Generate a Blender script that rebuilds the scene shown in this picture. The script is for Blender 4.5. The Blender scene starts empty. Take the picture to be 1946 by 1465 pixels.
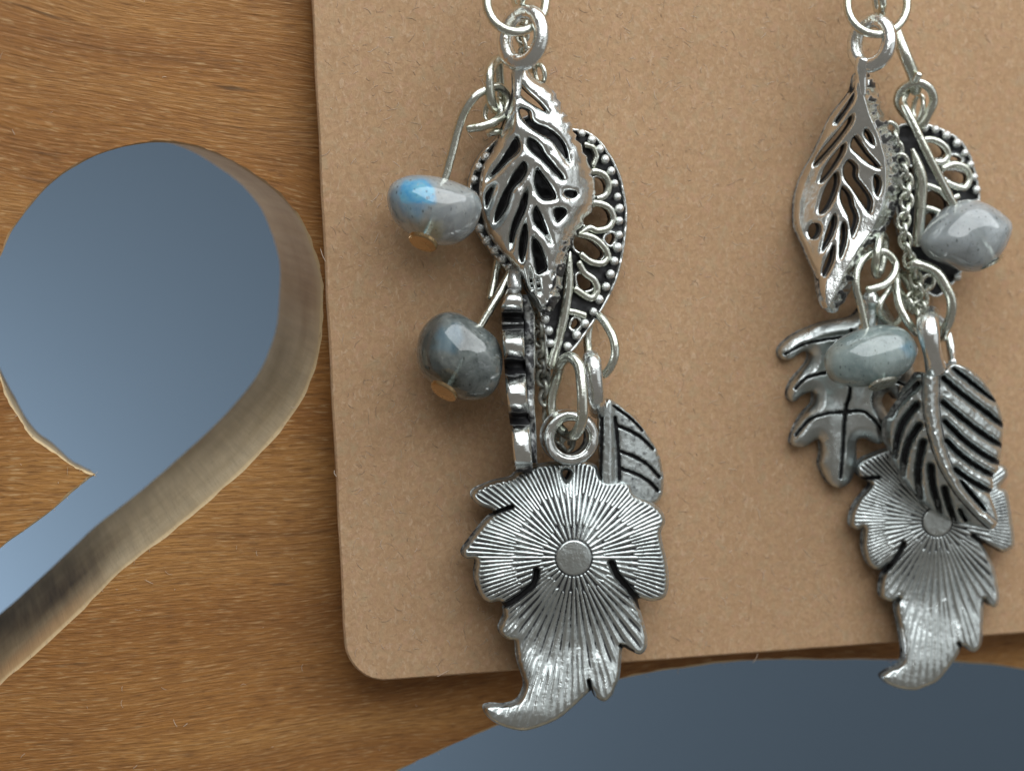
import bpy, math, random
import numpy as np
from mathutils import Matrix, Vector
from mathutils.geometry import delaunay_2d_cdt

# ------------------------------------------------------------------ camera
# World: X along the card, Y into the board, Z up, metres. The card front lies in y = 0.
F, CX, CY = 4000.0, 973.0, 732.5          # focal length and centre in photo pixels
MM = 0.001
DIST = 132.0 * MM                          # camera to card along the optical axis
Yc = np.array([-136 - CX, 361 - CY, F]); Yc /= np.linalg.norm(Yc)
up = np.array([-0.06, -1.0, 0.0]); Zc = up - Yc * (up @ Yc); Zc /= np.linalg.norm(Zc)
Xc = np.cross(Yc, Zc)
R = np.array([Xc, Yc, Zc])                 # camera vector -> world vector
CAM = -DIST * (R @ np.array([0, 0, 1.0]))
scene = bpy.context.scene
cd = bpy.data.cameras.new('camera')
cd.sensor_width = 36; cd.lens = F / 1946 * 36
cd.clip_start = 0.005; cd.clip_end = 20
cam = bpy.data.objects.new('camera', cd); scene.collection.objects.link(cam)
r_, u_, b_ = R @ np.array([1, 0, 0]), R @ np.array([0, -1, 0]), R @ np.array([0, 0, -1])
cam.matrix_world = Matrix(((r_[0], u_[0], b_[0], CAM[0]), (r_[1], u_[1], b_[1], CAM[1]),
                           (r_[2], u_[2], b_[2], CAM[2]), (0, 0, 0, 1)))
scene.camera = cam
cd.dof.use_dof = True; cd.dof.focus_distance = 0.1285; cd.dof.aperture_fstop = 36

# ------------------------------------------------------------------ light
W = bpy.data.worlds.new('World'); scene.world = W; W.use_nodes = True
bg = W.node_tree.nodes['Background']
bg.inputs[0].default_value = (0.56, 0.52, 0.465, 1); bg.inputs[1].default_value = 0.32

def area(name, loc, target, size, power, col, size_y=None):
    l = bpy.data.lights.new(name, 'AREA'); l.energy = power; l.color = col; l.size = size
    if size_y: l.shape = 'RECTANGLE'; l.size_y = size_y
    o = bpy.data.objects.new(name, l); scene.collection.objects.link(o)
    o.location = loc
    o.rotation_euler = (Vector(target) - Vector(loc)).to_track_quat('-Z', 'Y').to_euler()
    return o
area('window_light', (0.070, -0.150, 0.225), (0, 0, 0.005), 0.48, 1.56, (0.95, 0.985, 1.0), 0.34)
area('side_window_light', (0.36, -0.26, 0.08), (0, 0, 0), 0.40, 0.32, (0.92, 0.975, 1.0), 0.44)
area('backdrop_fill', (-0.085, 0.110, -0.075), (-0.02, 0.17, -0.035), 0.05, 0.36, (0.94, 0.975, 1.0))  # added unseen lamp behind the board, brightens the backdrop at lower left
scene.view_settings.view_transform = 'Standard'; scene.view_settings.look = 'None'
scene.view_settings.exposure = 0.0; scene.view_settings.gamma = 1.0

# ------------------------------------------------------------------ pixel helpers
def rays(u, v):
    c = np.stack([np.asarray(u, float) - CX, np.asarray(v, float) - CY, np.full(np.shape(u), F)], -1)
    return c @ R.T
def unproj(u, v, w):
    """point on the ray of pixel (u, v) that stands w millimetres in front of the card"""
    d = rays(u, v)
    t = (-np.asarray(w, float) * MM - CAM[1]) / d[..., 1]
    return CAM + d * t[..., None]
def onplane(u, v, y0, k):
    d = rays(u, v)
    t = (y0 + k * CAM[2] - CAM[1]) / (d[..., 1] - k * d[..., 2])
    return CAM + d * t[..., None]
def pxsize(w):                              # metres per photo pixel at height w
    return (DIST - w * MM) / F
def zm(pts, s, ox, oy):                     # a list measured in an enlarged view -> photo pixels
    return [(ox + p[0] / s, oy + p[1] / s) + tuple(p[2:]) for p in pts]
def smooth(pts, n=6, closed=True):          # Catmull-Rom
    P = np.array(pts, float); N = len(P); out = []
    for i in range(N if closed else N - 1):
        if closed: a, b, c, d = P[i - 1], P[i], P[(i + 1) % N], P[(i + 2) % N]
        else: a, b, c, d = P[max(i - 1, 0)], P[i], P[i + 1], P[min(i + 2, N - 1)]
        for k in range(n):
            t = k / n
            out.append(.5 * (2 * b + (c - a) * t + (2 * a - 5 * b + 4 * c - d) * t * t + (3 * b - a - 3 * c + d) * t ** 3))
    if not closed: out.append(P[-1])
    return np.array(out)
def sstep(a, b, x):
    t = np.clip((x - a) / (b - a), 0, 1); return t * t * (3 - 2 * t)
def noise(u, v, s, seed):                   # smooth value noise, -1..1
    rs = np.random.RandomState(seed); G = rs.rand(64, 64) * 2 - 1
    x = np.asarray(u) / s; y = np.asarray(v) / s
    i = np.floor(x).astype(int); j = np.floor(y).astype(int); fx = x - i; fy = y - j
    fx = fx * fx * (3 - 2 * fx); fy = fy * fy * (3 - 2 * fy)
    g = lambda a, b: G[a % 64, b % 64]
    return (g(i, j) * (1 - fx) + g(i + 1, j) * fx) * (1 - fy) + (g(i, j + 1) * (1 - fx) + g(i + 1, j + 1) * fx) * fy
def pdist(px, py, line, closed=False):      # distance to a polyline
    L = np.asarray(line, float)[:, :2]; best = np.full(px.shape, 1e9)
    n = len(L) if closed else len(L) - 1
    for i in range(n):
        a = L[i]; b = L[(i + 1) % len(L)]; e = b - a; l2 = max(e @ e, 1e-9)
        t = np.clip(((px - a[0]) * e[0] + (py - a[1]) * e[1]) / l2, 0, 1)
        best = np.minimum(best, (px - a[0] - t * e[0]) ** 2 + (py - a[1] - t * e[1]) ** 2)
    return np.sqrt(best)
def sdf(px, py, poly):                      # signed distance, negative inside
    L = np.asarray(poly, float); ins = np.zeros(px.shape, bool)
    for i in range(len(L)):
        a = L[i]; b = L[(i + 1) % len(L)]
        if a[1] == b[1]: continue
        c = (a[1] > py) != (b[1] > py)
        ins ^= c & (px < (b[0] - a[0]) * (py - a[1]) / (b[1] - a[1]) + a[0])
    d = pdist(px, py, L, True)
    return np.where(ins, -d, d)

# ------------------------------------------------------------------ materials
def newmat(name):
    m = bpy.data.materials.new(name); m.use_nodes = True
    nt = m.node_tree; b = nt.nodes['Principled BSDF']
    return m, nt, b
def N(nt, t, **kw):
    n = nt.nodes.new(t)
    for k, v in kw.items(): setattr(n, k, v)
    return n
def texco(nt, scale=(1, 1, 1), rot=(0, 0, 0)):
    tc = N(nt, 'ShaderNodeTexCoord'); mp = N(nt, 'ShaderNodeMapping')
    nt.links.new(tc.outputs['Object'], mp.inputs[0])
    mp.inputs['Scale'].default_value = scale; mp.inputs['Rotation'].default_value = rot
    return mp.outputs[0]
def ntex(nt, vec, scale, detail=4, rough=.55, dist=0):
    n = N(nt, 'ShaderNodeTexNoise'); nt.links.new(vec, n.inputs['Vector'])
    n.inputs['Scale'].default_value = scale; n.inputs['Detail'].default_value = detail
    n.inputs['Roughness'].default_value = rough; n.inputs['Distortion'].default_value = dist
    return n.outputs['Fac']
def ramp(nt, fac, stops):
    n = N(nt, 'ShaderNodeValToRGB'); nt.links.new(fac, n.inputs[0])
    e = n.color_ramp.elements
    while len(e) < len(stops): e.new(.5)
    for q, (p, c) in zip(e, stops):
        q.position = p; q.color = tuple(c) + (1,) if len(c) == 3 else c
    return n.outputs[0]
def mix(nt, fac, a, b, mode='MIX'):
    n = N(nt, 'ShaderNodeMix', data_type='RGBA', blend_type=mode)
    for s, x in ((0, fac), (6, a), (7, b)):
        if hasattr(x, 'is_output'): nt.links.new(x, n.inputs[s])
        else: n.inputs[s].default_value = x if s == 0 else (tuple(x) + (1,))
    return n.outputs[2]
def maprange(nt, x, a, b, c, d):
    n = N(nt, 'ShaderNodeMapRange'); nt.links.new(x, n.inputs[0])
    for i, q in enumerate((a, b, c, d)): n.inputs[i + 1].default_value = q
    return n.outputs[0]
def math_(nt, op, a, b=0.0):
    n = N(nt, 'ShaderNodeMath', operation=op)
    for i, x in enumerate((a, b)):
        if hasattr(x, 'is_output'): nt.links.new(x, n.inputs[i])
        else: n.inputs[i].default_value = x
    return n.outputs[0]
def bump(nt, b, h, strength, dist):
    n = N(nt, 'ShaderNodeBump'); nt.links.new(h, n.inputs['Height'])
    n.inputs['Strength'].default_value = strength; n.inputs['Distance'].default_value = dist
    nt.links.new(n.outputs[0], b.inputs['Normal'])
def attr(nt, name):
    n = N(nt, 'ShaderNodeAttribute'); n.attribute_name = name; return n.outputs['Fac']

def silver(name, c1, c2, rough, bstr=.35):
    m, nt, b = newmat(name)
    v = texco(nt)
    n1 = ntex(nt, v, 900, 3); n2 = ntex(nt, v, 3500, 4, .6)
    tone = mix(nt, maprange(nt, n1, .35, .65, 0, 1), c1, c2)
    pat = attr(nt, 'patina')
    n0 = ntex(nt, v, 350, 4, .6)
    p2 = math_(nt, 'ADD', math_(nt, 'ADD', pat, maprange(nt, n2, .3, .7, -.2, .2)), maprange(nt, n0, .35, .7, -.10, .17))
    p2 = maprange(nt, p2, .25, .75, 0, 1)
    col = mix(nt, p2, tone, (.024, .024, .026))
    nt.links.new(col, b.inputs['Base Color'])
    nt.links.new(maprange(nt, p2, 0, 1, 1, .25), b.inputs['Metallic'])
    r = math_(nt, 'ADD', maprange(nt, n1, .3, .7, rough - .06, rough + .08), math_(nt, 'MULTIPLY', p2, .3))
    nt.links.new(r, b.inputs['Roughness'])
    bump(nt, b, math_(nt, 'ADD', n2, math_(nt, 'MULTIPLY', n1, 1.5)), bstr, .00009)
    return m
M_SILVER = silver('antique_silver', (.86, .89, .89), (.72, .74, .72), .20)
M_RIB = silver('cast_silver', (.66, .71, .71), (.52, .56, .555), .31, .45)
M_WIRE = silver('silver_wire', (.76, .78, .72), (.60, .62, .53), .24, .3)
M_GOLD = silver('brass_disc', (.52, .37, .20), (.44, .31, .17), .28, .1)

def stone(name, c_lo, c_hi, speck=(.02, .025, .025)):
    m, nt, b = newmat(name)
    v = texco(nt)
    n1 = ntex(nt, v, 420, 5, .6, .6); n2 = ntex(nt, v, 2600, 3, .6); n3 = ntex(nt, v, 1400, 2)
    col = mix(nt, maprange(nt, n1, .40, .60, 0, 1), c_lo, c_hi)
    n7 = ntex(nt, texco(nt, (1, 1, .4), (0, .8, 0)), 700, 4, .65, 1.5)
    col = mix(nt, maprange(nt, n7, .54, .66, 0, .32), col, tuple(.45 * q for q in c_lo))
    col = mix(nt, attr(nt, 'cream'), col, (.50, .50, .38))
    fl = attr(nt, 'flash')
    col = mix(nt, fl, col, mix(nt, maprange(nt, n3, .35, .65, 0, 1), (.10, .50, .92), (.26, .70, 1.0)))
    vo = N(nt, 'ShaderNodeTexVoronoi'); vo.inputs['Scale'].default_value = 3300
    mp = texco(nt, (1, 1, .55), (0, .5, 0)); nt.links.new(mp, vo.inputs['Vector'])
    sp = math_(nt, 'MULTIPLY', maprange(nt, math_(nt, 'ADD', vo.outputs['Distance'], math_(nt, 'MULTIPLY', n2, .25)), .22, .40, 1, 0), maprange(nt, n3, .45, .60, .1, .75))
    col = mix(nt, sp, col, speck)
    col = mix(nt, maprange(nt, n2, .60, .74, 0, .4), col, (.62, .66, .66))
    nt.links.new(col, b.inputs['Base Color'])
    b.inputs['Roughness'].default_value = .07; b.inputs['IOR'].default_value = 1.56
    b.inputs['Subsurface Weight'].default_value = .5
    b.inputs['Subsurface Radius'].default_value = (.8, .9, 1.0); b.inputs['Subsurface Scale'].default_value = .0012
    b.inputs['Coat Weight'].default_value = .6; b.inputs['Coat Roughness'].default_value = .03
    b.inputs['Transmission Weight'].default_value = .45
    return m
M_STONE = [stone('labradorite_flash', (.36, .40, .42), (.54, .57, .56)),
           stone('labradorite_dark', (.12, .145, .145), (.33, .37, .36)),
           stone('labradorite_pale', (.44, .485, .50), (.58, .63, .65)),
           stone('labradorite_green', (.28, .36, .36), (.46, .55, .54))]

def make_card_mat():
    m, nt, b = newmat('kraft_paper'); v = texco(nt)
    n1 = ntex(nt, v, 160, 3); n2 = ntex(nt, v, 2600, 4, .65, .8); n3 = ntex(nt, v, 7000, 2)
    n4 = ntex(nt, texco(nt, (1, 1, .6), (0, .9, 0)), 3400, 3, .6, 1.2)
    c = mix(nt, maprange(nt, n1, .35, .65, 0, 1), (.46, .292, .166), (.50, .324, .188))
    c = mix(nt, maprange(nt, n2, .40, .60, 0, .6), c, (.36, .220, .122))
    c = mix(nt, maprange(nt, n4, .54, .70, 0, .45), c, (.63, .47, .335))
    c = mix(nt, maprange(nt, n3, .62, .75, 0, .35), c, (.22, .15, .10))
    n5 = ntex(nt, v, 1300, 3, .6, .6); n6 = ntex(nt, texco(nt, (1, 1, 1), (0, 1.1, 0)), 1100, 3, .6, .6)
    c = mix(nt, maprange(nt, n5, .52, .70, 0, .5), c, (.50, .30, .195))
    c = mix(nt, maprange(nt, n6, .52, .70, 0, .5), c, (.42, .318, .196))
    nt.links.new(c, b.inputs['Base Color']); b.inputs['Roughness'].default_value = .92
    b.inputs['Specular IOR Level'].default_value = .2
    bump(nt, b, math_(nt, 'ADD', n2, n4), .35, .00010)
    return m
M_CARD = make_card_mat()
def make_fibre_mat():
    m, nt, b = newmat('paper_fibre'); s = attr(nt, 'shade')
    nt.links.new(ramp(nt, s, [(0, (.16, .10, .06)), (.3, (.42, .30, .20)), (.7, (.58, .45, .34)), (1, (.80, .72, .62))]), b.inputs['Base Color'])
    b.inputs['Roughness'].default_value = .8
    return m
M_FIBRE = make_fibre_mat()

def make_wood():
    m, nt, b = newmat('honey_wood')
    tc = N(nt, 'ShaderNodeTexCoord'); sx = N(nt, 'ShaderNodeSeparateXYZ'); nt.links.new(tc.outputs['Object'], sx.inputs[0])
    X, Z = sx.outputs[0], sx.outputs[2]
    lean = math_(nt, 'MULTIPLY', maprange(nt, Z, -.006, .018, -.02, .20), X)
    warp = ntex(nt, texco(nt, (30, 30, 90)), 1, 2)
    Z2 = math_(nt, 'ADD', math_(nt, 'ADD', Z, lean), math_(nt, 'MULTIPLY', warp, .004))
    def vec(sx_, sz):
        c = N(nt, 'ShaderNodeCombineXYZ')
        nt.links.new(math_(nt, 'MULTIPLY', X, sx_), c.inputs[0]); nt.links.new(math_(nt, 'MULTIPLY', Z2, sz), c.inputs[2])
        return c.outputs[0]
    broad = ntex(nt, vec(18, 220), 1, 3, .5)
    fine = ntex(nt, vec(260, 4200), 1, 5, .66, .06)
    hair = ntex(nt, vec(520, 6500), 1, 3, .6, .1); vein = ntex(nt, vec(35, 1500), 1, 2, .5); grain = ntex(nt, vec(2600, 6000), 1, 2, .5)
    pore = ntex(nt, vec(160, 1500), 1, 2, .5)
    blot = ntex(nt, vec(60, 130), 1, 3)
    c = ramp(nt, broad, [(.28, (.26, .102, .024)), (.5, (.385, .172, .045)), (.72, (.49, .248, .075))])
    c = mix(nt, maprange(nt, blot, .35, .68, 0, .45), c, (.27, .118, .034))
    c = mix(nt, maprange(nt, fine, .34, .58, .52, 0), c, (.19, .080, .024))
    c = mix(nt, maprange(nt, vein, .62, .70, 0, .32), c, (.14, .062, .02))
    c = mix(nt, maprange(nt, hair, .56, .74, 0, .42), c, (.60, .38, .18))
    c = mix(nt, maprange(nt, grain, .60, .74, 0, .35), c, (.13, .06, .02))
    tick = ntex(nt, vec(900, 9000), 1, 2, .5)
    c = mix(nt, maprange(nt, tick, .30, .48, .62, 0), c, (.15, .065, .02))
    c = mix(nt, maprange(nt, tick, .58, .70, 0, .5), c, (.60, .40, .20))
    c = mix(nt, maprange(nt, pore, .67, .75, 0, .75), c, (.085, .047, .024))
    nt.links.new(c, b.inputs['Base Color'])
    nt.links.new(maprange(nt, fine, .3, .7, .62, .42), b.inputs['Roughness'])
    b.inputs['Specular IOR Level'].default_value = .35
    bump(nt, b, math_(nt, 'ADD', fine, math_(nt, 'MULTIPLY', hair, .7)), .6, .00012)
    return m
M_WOOD = make_wood()
def make_raw():
    m, nt, b = newmat('sawn_raw_wood')
    al = N(nt, 'ShaderNodeAttribute'); al.attribute_name = 'along'
    tc = N(nt, 'ShaderNodeTexCoord'); sp = N(nt, 'ShaderNodeSeparateXYZ'); nt.links.new(tc.outputs['Object'], sp.inputs[0])
    def vec(a, d):
        c = N(nt, 'ShaderNodeCombineXYZ')
        nt.links.new(math_(nt, 'MULTIPLY', al.outputs['Fac'], a), c.inputs[0]); nt.links.new(math_(nt, 'MULTIPLY', sp.outputs[1], d), c.inputs[1])
        return c.outputs[0]
    saw = ntex(nt, vec(1700, 90), 1, 3, .6); cloud = ntex(nt, vec(120, 160), 1, 4, .6); grit = ntex(nt, vec(3500, 2500), 1, 2)
    c = mix(nt, maprange(nt, cloud, .35, .65, 0, 1), (.43, .335, .205), (.60, .495, .335))
    c = mix(nt, maprange(nt, saw, .38, .62, .30, 0), c, (.30, .24, .165))
    c = mix(nt, maprange(nt, grit, .62, .75, 0, .4), c, (.18, .15, .11))
    st = math_(nt, 'MULTIPLY', attr(nt, 'stain_shade'), maprange(nt, math_(nt, 'ADD', math_(nt, 'MULTIPLY', saw, .5), math_(nt, 'MULTIPLY', cloud, .5)), .32, .62, 1, .35))
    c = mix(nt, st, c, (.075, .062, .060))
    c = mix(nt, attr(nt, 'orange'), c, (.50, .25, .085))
    c = mix(nt, attr(nt, 'chip'), c, (.62, .47, .27))
    nt.links.new(c, b.inputs['Base Color']); b.inputs['Roughness'].default_value = .8
    bump(nt, b, saw, .4, .00015)
    return m
M_RAW = make_raw()
def make_blue():
    m, nt, b = newmat('blue_backdrop_paper'); v = texco(nt)
    n = ntex(nt, v, 30, 2)
    nt.links.new(mix(nt, n, (.084, .117, .156), (.088, .122, .162)), b.inputs['Base Color'])
    b.inputs['Roughness'].default_value = .95; b.inputs['Specular IOR Level'].default_value = .1
    return m
M_BLUE = make_blue()

# ------------------------------------------------------------------ object helpers
def link(o, parent=None):
    scene.collection.objects.link(o)
    if parent: o.parent = parent
    return o
def mesh_obj(name, verts, faces, mat, parent=None, attrs=None, sm=True):
    me = bpy.data.meshes.new(name)
    me.from_pydata([tuple(p) for p in np.asarray(verts)], [], [tuple(f) for f in faces])
    for k, a in (attrs or {}).items():
        at = me.attributes.new(k, 'FLOAT', 'POINT'); at.data.foreach_set('value', np.asarray(a, np.float32))
    if sm: me.polygons.foreach_set('use_smooth', np.ones(len(me.polygons), bool))
    for mm in (mat if isinstance(mat, (list, tuple)) else [mat]): me.materials.append(mm)
    me.update()
    return link(bpy.data.objects.new(name, me), parent)
def quads_obj(name, verts, quads, mat, parent, attrs):
    me = bpy.data.meshes.new(name); n = len(verts); q = len(quads)
    me.vertices.add(n); me.vertices.foreach_set('co', np.asarray(verts, np.float32).ravel())
    me.loops.add(q * 4); me.loops.foreach_set('vertex_index', np.asarray(quads, np.int32).ravel())
    me.polygons.add(q); me.polygons.foreach_set('loop_start', np.arange(0, q * 4, 4, dtype=np.int32))
    me.polygons.foreach_set('use_smooth', np.ones(q, bool))
    for k, a in attrs.items():
        at = me.attributes.new(k, 'FLOAT', 'POINT'); at.data.foreach_set('value', np.asarray(a, np.float32))
    me.update(calc_edges=True); me.validate()
    me.materials.append(mat)
    return link(bpy.data.objects.new(name, me), parent)

def plate(name, parent, outer, holes, base, thick, mat, step=2.0, edge=8.0, drop=.3, relief=None, pat=None, wallpat=.35, holepat=.95, sm_outer=4, shrink=0.0, jag=None):
    """a cast charm: outline and openings in photo pixels, front surface base(u,v)+relief mm before the card"""
    O = smooth(outer, sm_outer) if sm_outer else np.array(outer, float)
    H = [smooth(h, 4) for h in holes]
    if jag is not None: O = np.stack([O[:, 0] + jag(O[:, 0], O[:, 1]), O[:, 1]], 1)
    u0, v0 = O.min(0) - 3 * step; u1, v1 = O.max(0) + 3 * step
    gu = np.arange(u0, u1, step); gv = np.arange(v0, v1, step)
    U, V = np.meshgrid(gu, gv, indexing='ij')
    so = sdf(U, V, O); sh = np.full(U.shape, 1e6)
    for h in H:
        m = (U > h[:, 0].min() - 20) & (U < h[:, 0].max() + 20) & (V > h[:, 1].min() - 20) & (V < h[:, 1].max() + 20)
        sh[m] = np.minimum(sh[m], sdf(U[m], V[m], h))
    sh = np.where(sh > 1e5, 25, sh) + shrink
    S = np.maximum(so, -sh); ishole = (-sh) > so
    gx, gy = np.gradient(S, step); gl = np.sqrt(gx * gx + gy * gy) + 1e-6
    ins = S < 0
    cell = ins[:-1, :-1] | ins[1:, :-1] | ins[:-1, 1:] | ins[1:, 1:]
    out = ~ins; mv = np.clip(S, 0, 1.6 * step)
    U = np.where(out, U - mv * gx / gl, U); V = np.where(out, V - mv * gy / gl, V)
    D = np.clip(-S, 0, None)
    used = np.zeros(S.shape, bool)
    for a in (slice(None, -1), slice(1, None)):
        for b in (slice(None, -1), slice(1, None)): used[a, b] |= cell
    idx = -np.ones(S.shape, int); idx[used] = np.arange(used.sum()); n = used.sum()
    u, v, d, hole = U[used], V[used], D[used], ishole[used]
    wb = base(u, v); t = np.clip(d / edge, 0, 1)
    wf = wb - drop * (1 - np.sqrt(np.clip(1 - (1 - t) ** 2, 0, 1)))
    pf = np.zeros(n)
    if relief is not None:
        dr, pr = relief(u, v, d); wf = wf + dr; pf = pf + pr
    if pat is not None: pf = pf + pat(u, v, d)
    wk = np.minimum(wb - thick, wf - .12)
    I, J = np.nonzero(cell)
    f = np.stack([idx[I, J], idx[I, J + 1], idx[I + 1, J + 1], idx[I + 1, J]], 1)
    e = np.concatenate([f[:, [0, 1]], f[:, [1, 2]], f[:, [2, 3]], f[:, [3, 0]]])
    key = e[:, 0] * (n + 1) + e[:, 1]; rkey = e[:, 1] * (n + 1) + e[:, 0]
    bd = e[~np.isin(key, rkey)]
    bv = np.unique(bd); mid = -np.ones(n, int); mid[bv] = 2 * n + np.arange(len(bv))
    Pf = unproj(u, v, wf); Pk = unproj(u, v, wf); Pk = Pf + np.array([0, 1, 0]) * ((wf - wk) * MM)[:, None]
    Pm = Pf[bv] + np.array([0, 1, 0]) * ((wf - wk)[bv] * MM * .45)[:, None]
    w1 = np.stack([bd[:, 1], bd[:, 0], mid[bd[:, 0]], mid[bd[:, 1]]], 1)
    w2 = np.stack([mid[bd[:, 1]], mid[bd[:, 0]], bd[:, 0] + n, bd[:, 1] + n], 1)
    q = np.concatenate([f, f[:, ::-1] + n, w1, w2])
    P = np.concatenate([Pf, Pk, Pm])
    pm = np.where(hole[bv], holepat, wallpat)
    pa = np.concatenate([pf, np.where(hole, .9, .6), pm])
    return quads_obj(name, P, q, mat, parent, {'patina': pa})

def tube(name, parent, path, r, mat=None, closed=False, n=8, sides=12, pat=0.0, ends=True, seed=0):
    """wire through points (u, v, w[, r]): pixels, mm before the card, radius in pixels"""
    A = np.array([(p + (r,)) if len(p) == 3 else p for p in [tuple(q) for q in path]], float)
    A = smooth(A, n, closed) if n > 1 else A
    P = unproj(A[:, 0], A[:, 1], A[:, 2]); rad = A[:, 3] * 1.13 * pxsize(A[:, 2])
    m = len(P); T = np.roll(P, -1, 0) - np.roll(P, 1, 0)
    if not closed: T[0] = P[1] - P[0]; T[-1] = P[-1] - P[-2]
    T /= np.linalg.norm(T, axis=1)[:, None]
    nn = np.cross(T[0], [0.3, .9, .2]); nn /= np.linalg.norm(nn); Ns = []
    for i in range(m):
        nn = nn - T[i] * (nn @ T[i]); nn /= np.linalg.norm(nn); Ns.append(nn)
    Ns = np.array(Ns); B = np.cross(T, Ns)
    if closed:                              # undo the twist left over after one turn
        n2 = Ns[-1] - T[0] * (Ns[-1] @ T[0]); tw = math.atan2(n2 @ B[0], n2 @ Ns[0])
        a = -tw * np.arange(m) / m
        Ns, B = Ns * np.cos(a)[:, None] + B * np.sin(a)[:, None], B * np.cos(a)[:, None] - Ns * np.sin(a)[:, None]
    rings = []; prof = []
    if not closed and ends: rings += [(0, -.9, .45), (0, -.6, .82)]
    rings += [(i, 0, 1) for i in range(m)]
    if not closed and ends: rings += [(m - 1, .6, .82), (m - 1, .9, .45)]
    rs = np.random.RandomState(seed + 7); V = []
    for (i, off, k) in rings:
        for s in range(sides):
            a = 2 * math.pi * s / sides
            V.append(P[i] + T[i] * off * rad[i] * .6 + (Ns[i] * math.cos(a) + B[i] * math.sin(a)) * rad[i] * k)
    K = len(rings); Fc = []
    for i in range(K if closed else K - 1):
        for s in range(sides):
            j = (i + 1) % K; t = (s + 1) % sides
            Fc.append((i * sides + s, i * sides + t, j * sides + t, j * sides + s))
    if not closed:
        Fc.append(tuple(range(sides - 1, -1, -1))); Fc.append(tuple(range((K - 1) * sides, K * sides)))
    V = np.array(V)
    pa = pat + .12 * rs.rand(len(V))
    o = mesh_obj(name, V, Fc, mat or M_WIRE, parent, {'patina': pa})
    return o
def ring(name, parent, c, rx, ry, rot, w, wa, ph, r, mat=None, n=36, pat=0.0):
    a = math.radians(rot); pts = []
    for i in range(n):
        t = 2 * math.pi * i / n
        x, y = rx * math.cos(t), ry * math.sin(t)
        pts.append((c[0] + x * math.cos(a) - y * math.sin(a), c[1] + x * math.sin(a) + y * math.cos(a), w + wa * math.cos(t - math.radians(ph))))
    return tube(name, parent, pts, r, mat, True, 1, 12, pat)
def sphere_mesh(name, mat, nu=12, nv=8):
    V = [(0, 0, 1)]; Fc = []
    for j in range(1, nv):
        for i in range(nu):
            p, t = math.pi * j / nv, 2 * math.pi * i / nu
            V.append((math.sin(p) * math.cos(t), math.sin(p) * math.sin(t), math.cos(p)))
    V.append((0, 0, -1)); L = len(V) - 1
    for i in range(nu): Fc.append((0, 1 + i, 1 + (i + 1) % nu)); Fc.append((L, L - nu + (i + 1) % nu, L - nu + i))
    for j in range(nv - 2):
        for i in range(nu):
            a = 1 + j * nu; Fc.append((a + i, a + nu + i, a + nu + (i + 1) % nu, a + (i + 1) % nu))
    me = bpy.data.meshes.new(name); me.from_pydata(V, [], Fc)
    me.polygons.foreach_set('use_smooth', np.ones(len(me.polygons), bool))
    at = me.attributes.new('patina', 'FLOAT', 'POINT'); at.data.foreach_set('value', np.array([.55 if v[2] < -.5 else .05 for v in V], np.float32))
    me.materials.append(mat); me.update()
    return me
GRAIN = sphere_mesh('granule', M_SILVER)
def granules(parent, pts, w, r):
    for (u, v) in pts:
        o = bpy.data.objects.new('granule', GRAIN); link(o, parent)
        P = unproj(np.array(u), np.array(v), np.array(w if np.isscalar(w) else w(u, v)))
        k = r * pxsize(1.5) * random.uniform(.88, 1.08)
        o.location = P; o.scale = (k, k, k)

def bead(parent, label, outline, w, depth, mat, flash=None, cream=None, seed=1):
    O = smooth(outline, 8); c = O.mean(0); th = np.arctan2(O[:, 1] - c[1], O[:, 0] - c[0]); rr = np.hypot(O[:, 0] - c[0], O[:, 1] - c[1])
    k = np.argsort(th); th, rr = th[k], rr[k]
    nu, nv = 96, 48; U, V, Wd = [], [], []
    A = np.linspace(-math.pi, math.pi, nu, endpoint=False)
    r = np.interp(A, th, rr, period=2 * math.pi)
    ph = np.linspace(-math.pi / 2, math.pi / 2, nv)
    PH, AA = np.meshgrid(ph, A, indexing='ij'); RR = np.cos(PH) * r[None, :]
    U = c[0] + RR * np.cos(AA); V = c[1] + RR * np.sin(AA)
    s = np.sin(PH); Wd = w + depth * s
    lump = noise(U, V, 75, seed) * .22
    Wd = Wd + lump * np.abs(s)
    P = unproj(U, V, np.full(U.shape, float(w))) - np.array([0, 1, 0]) * ((Wd - w) * MM)[..., None]
    P = P.reshape(-1, 3); Fc = []
    for j in range(nv - 1):
        for i in range(nu):
            Fc.append((j * nu + i, j * nu + (i + 1) % nu, (j + 1) * nu + (i + 1) % nu, (j + 1) * nu + i))
    Fc = [f[::-1] for f in Fc]
    u, v = U.ravel(), V.ravel(); z = np.zeros(len(u)); front = (Wd.ravel() > w - .3)
    fl = z.copy()
    if flash:
        for poly, amt, soft in flash: fl = np.maximum(fl, amt * sstep(soft, -soft, sdf(u, v, smooth(poly, 5)) + 4 * noise(u, v, 9, seed + 5)) * front)
    cr = z if not cream else .8 * sstep(8, -8, sdf(u, v, smooth(cream, 5)) + 5 * noise(u, v, 8, seed + 6)) * front
    o = mesh_obj('stone_bead', P, Fc, mat, parent, {'flash': fl, 'cream': cr}); o['label'] = label
    return o
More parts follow.
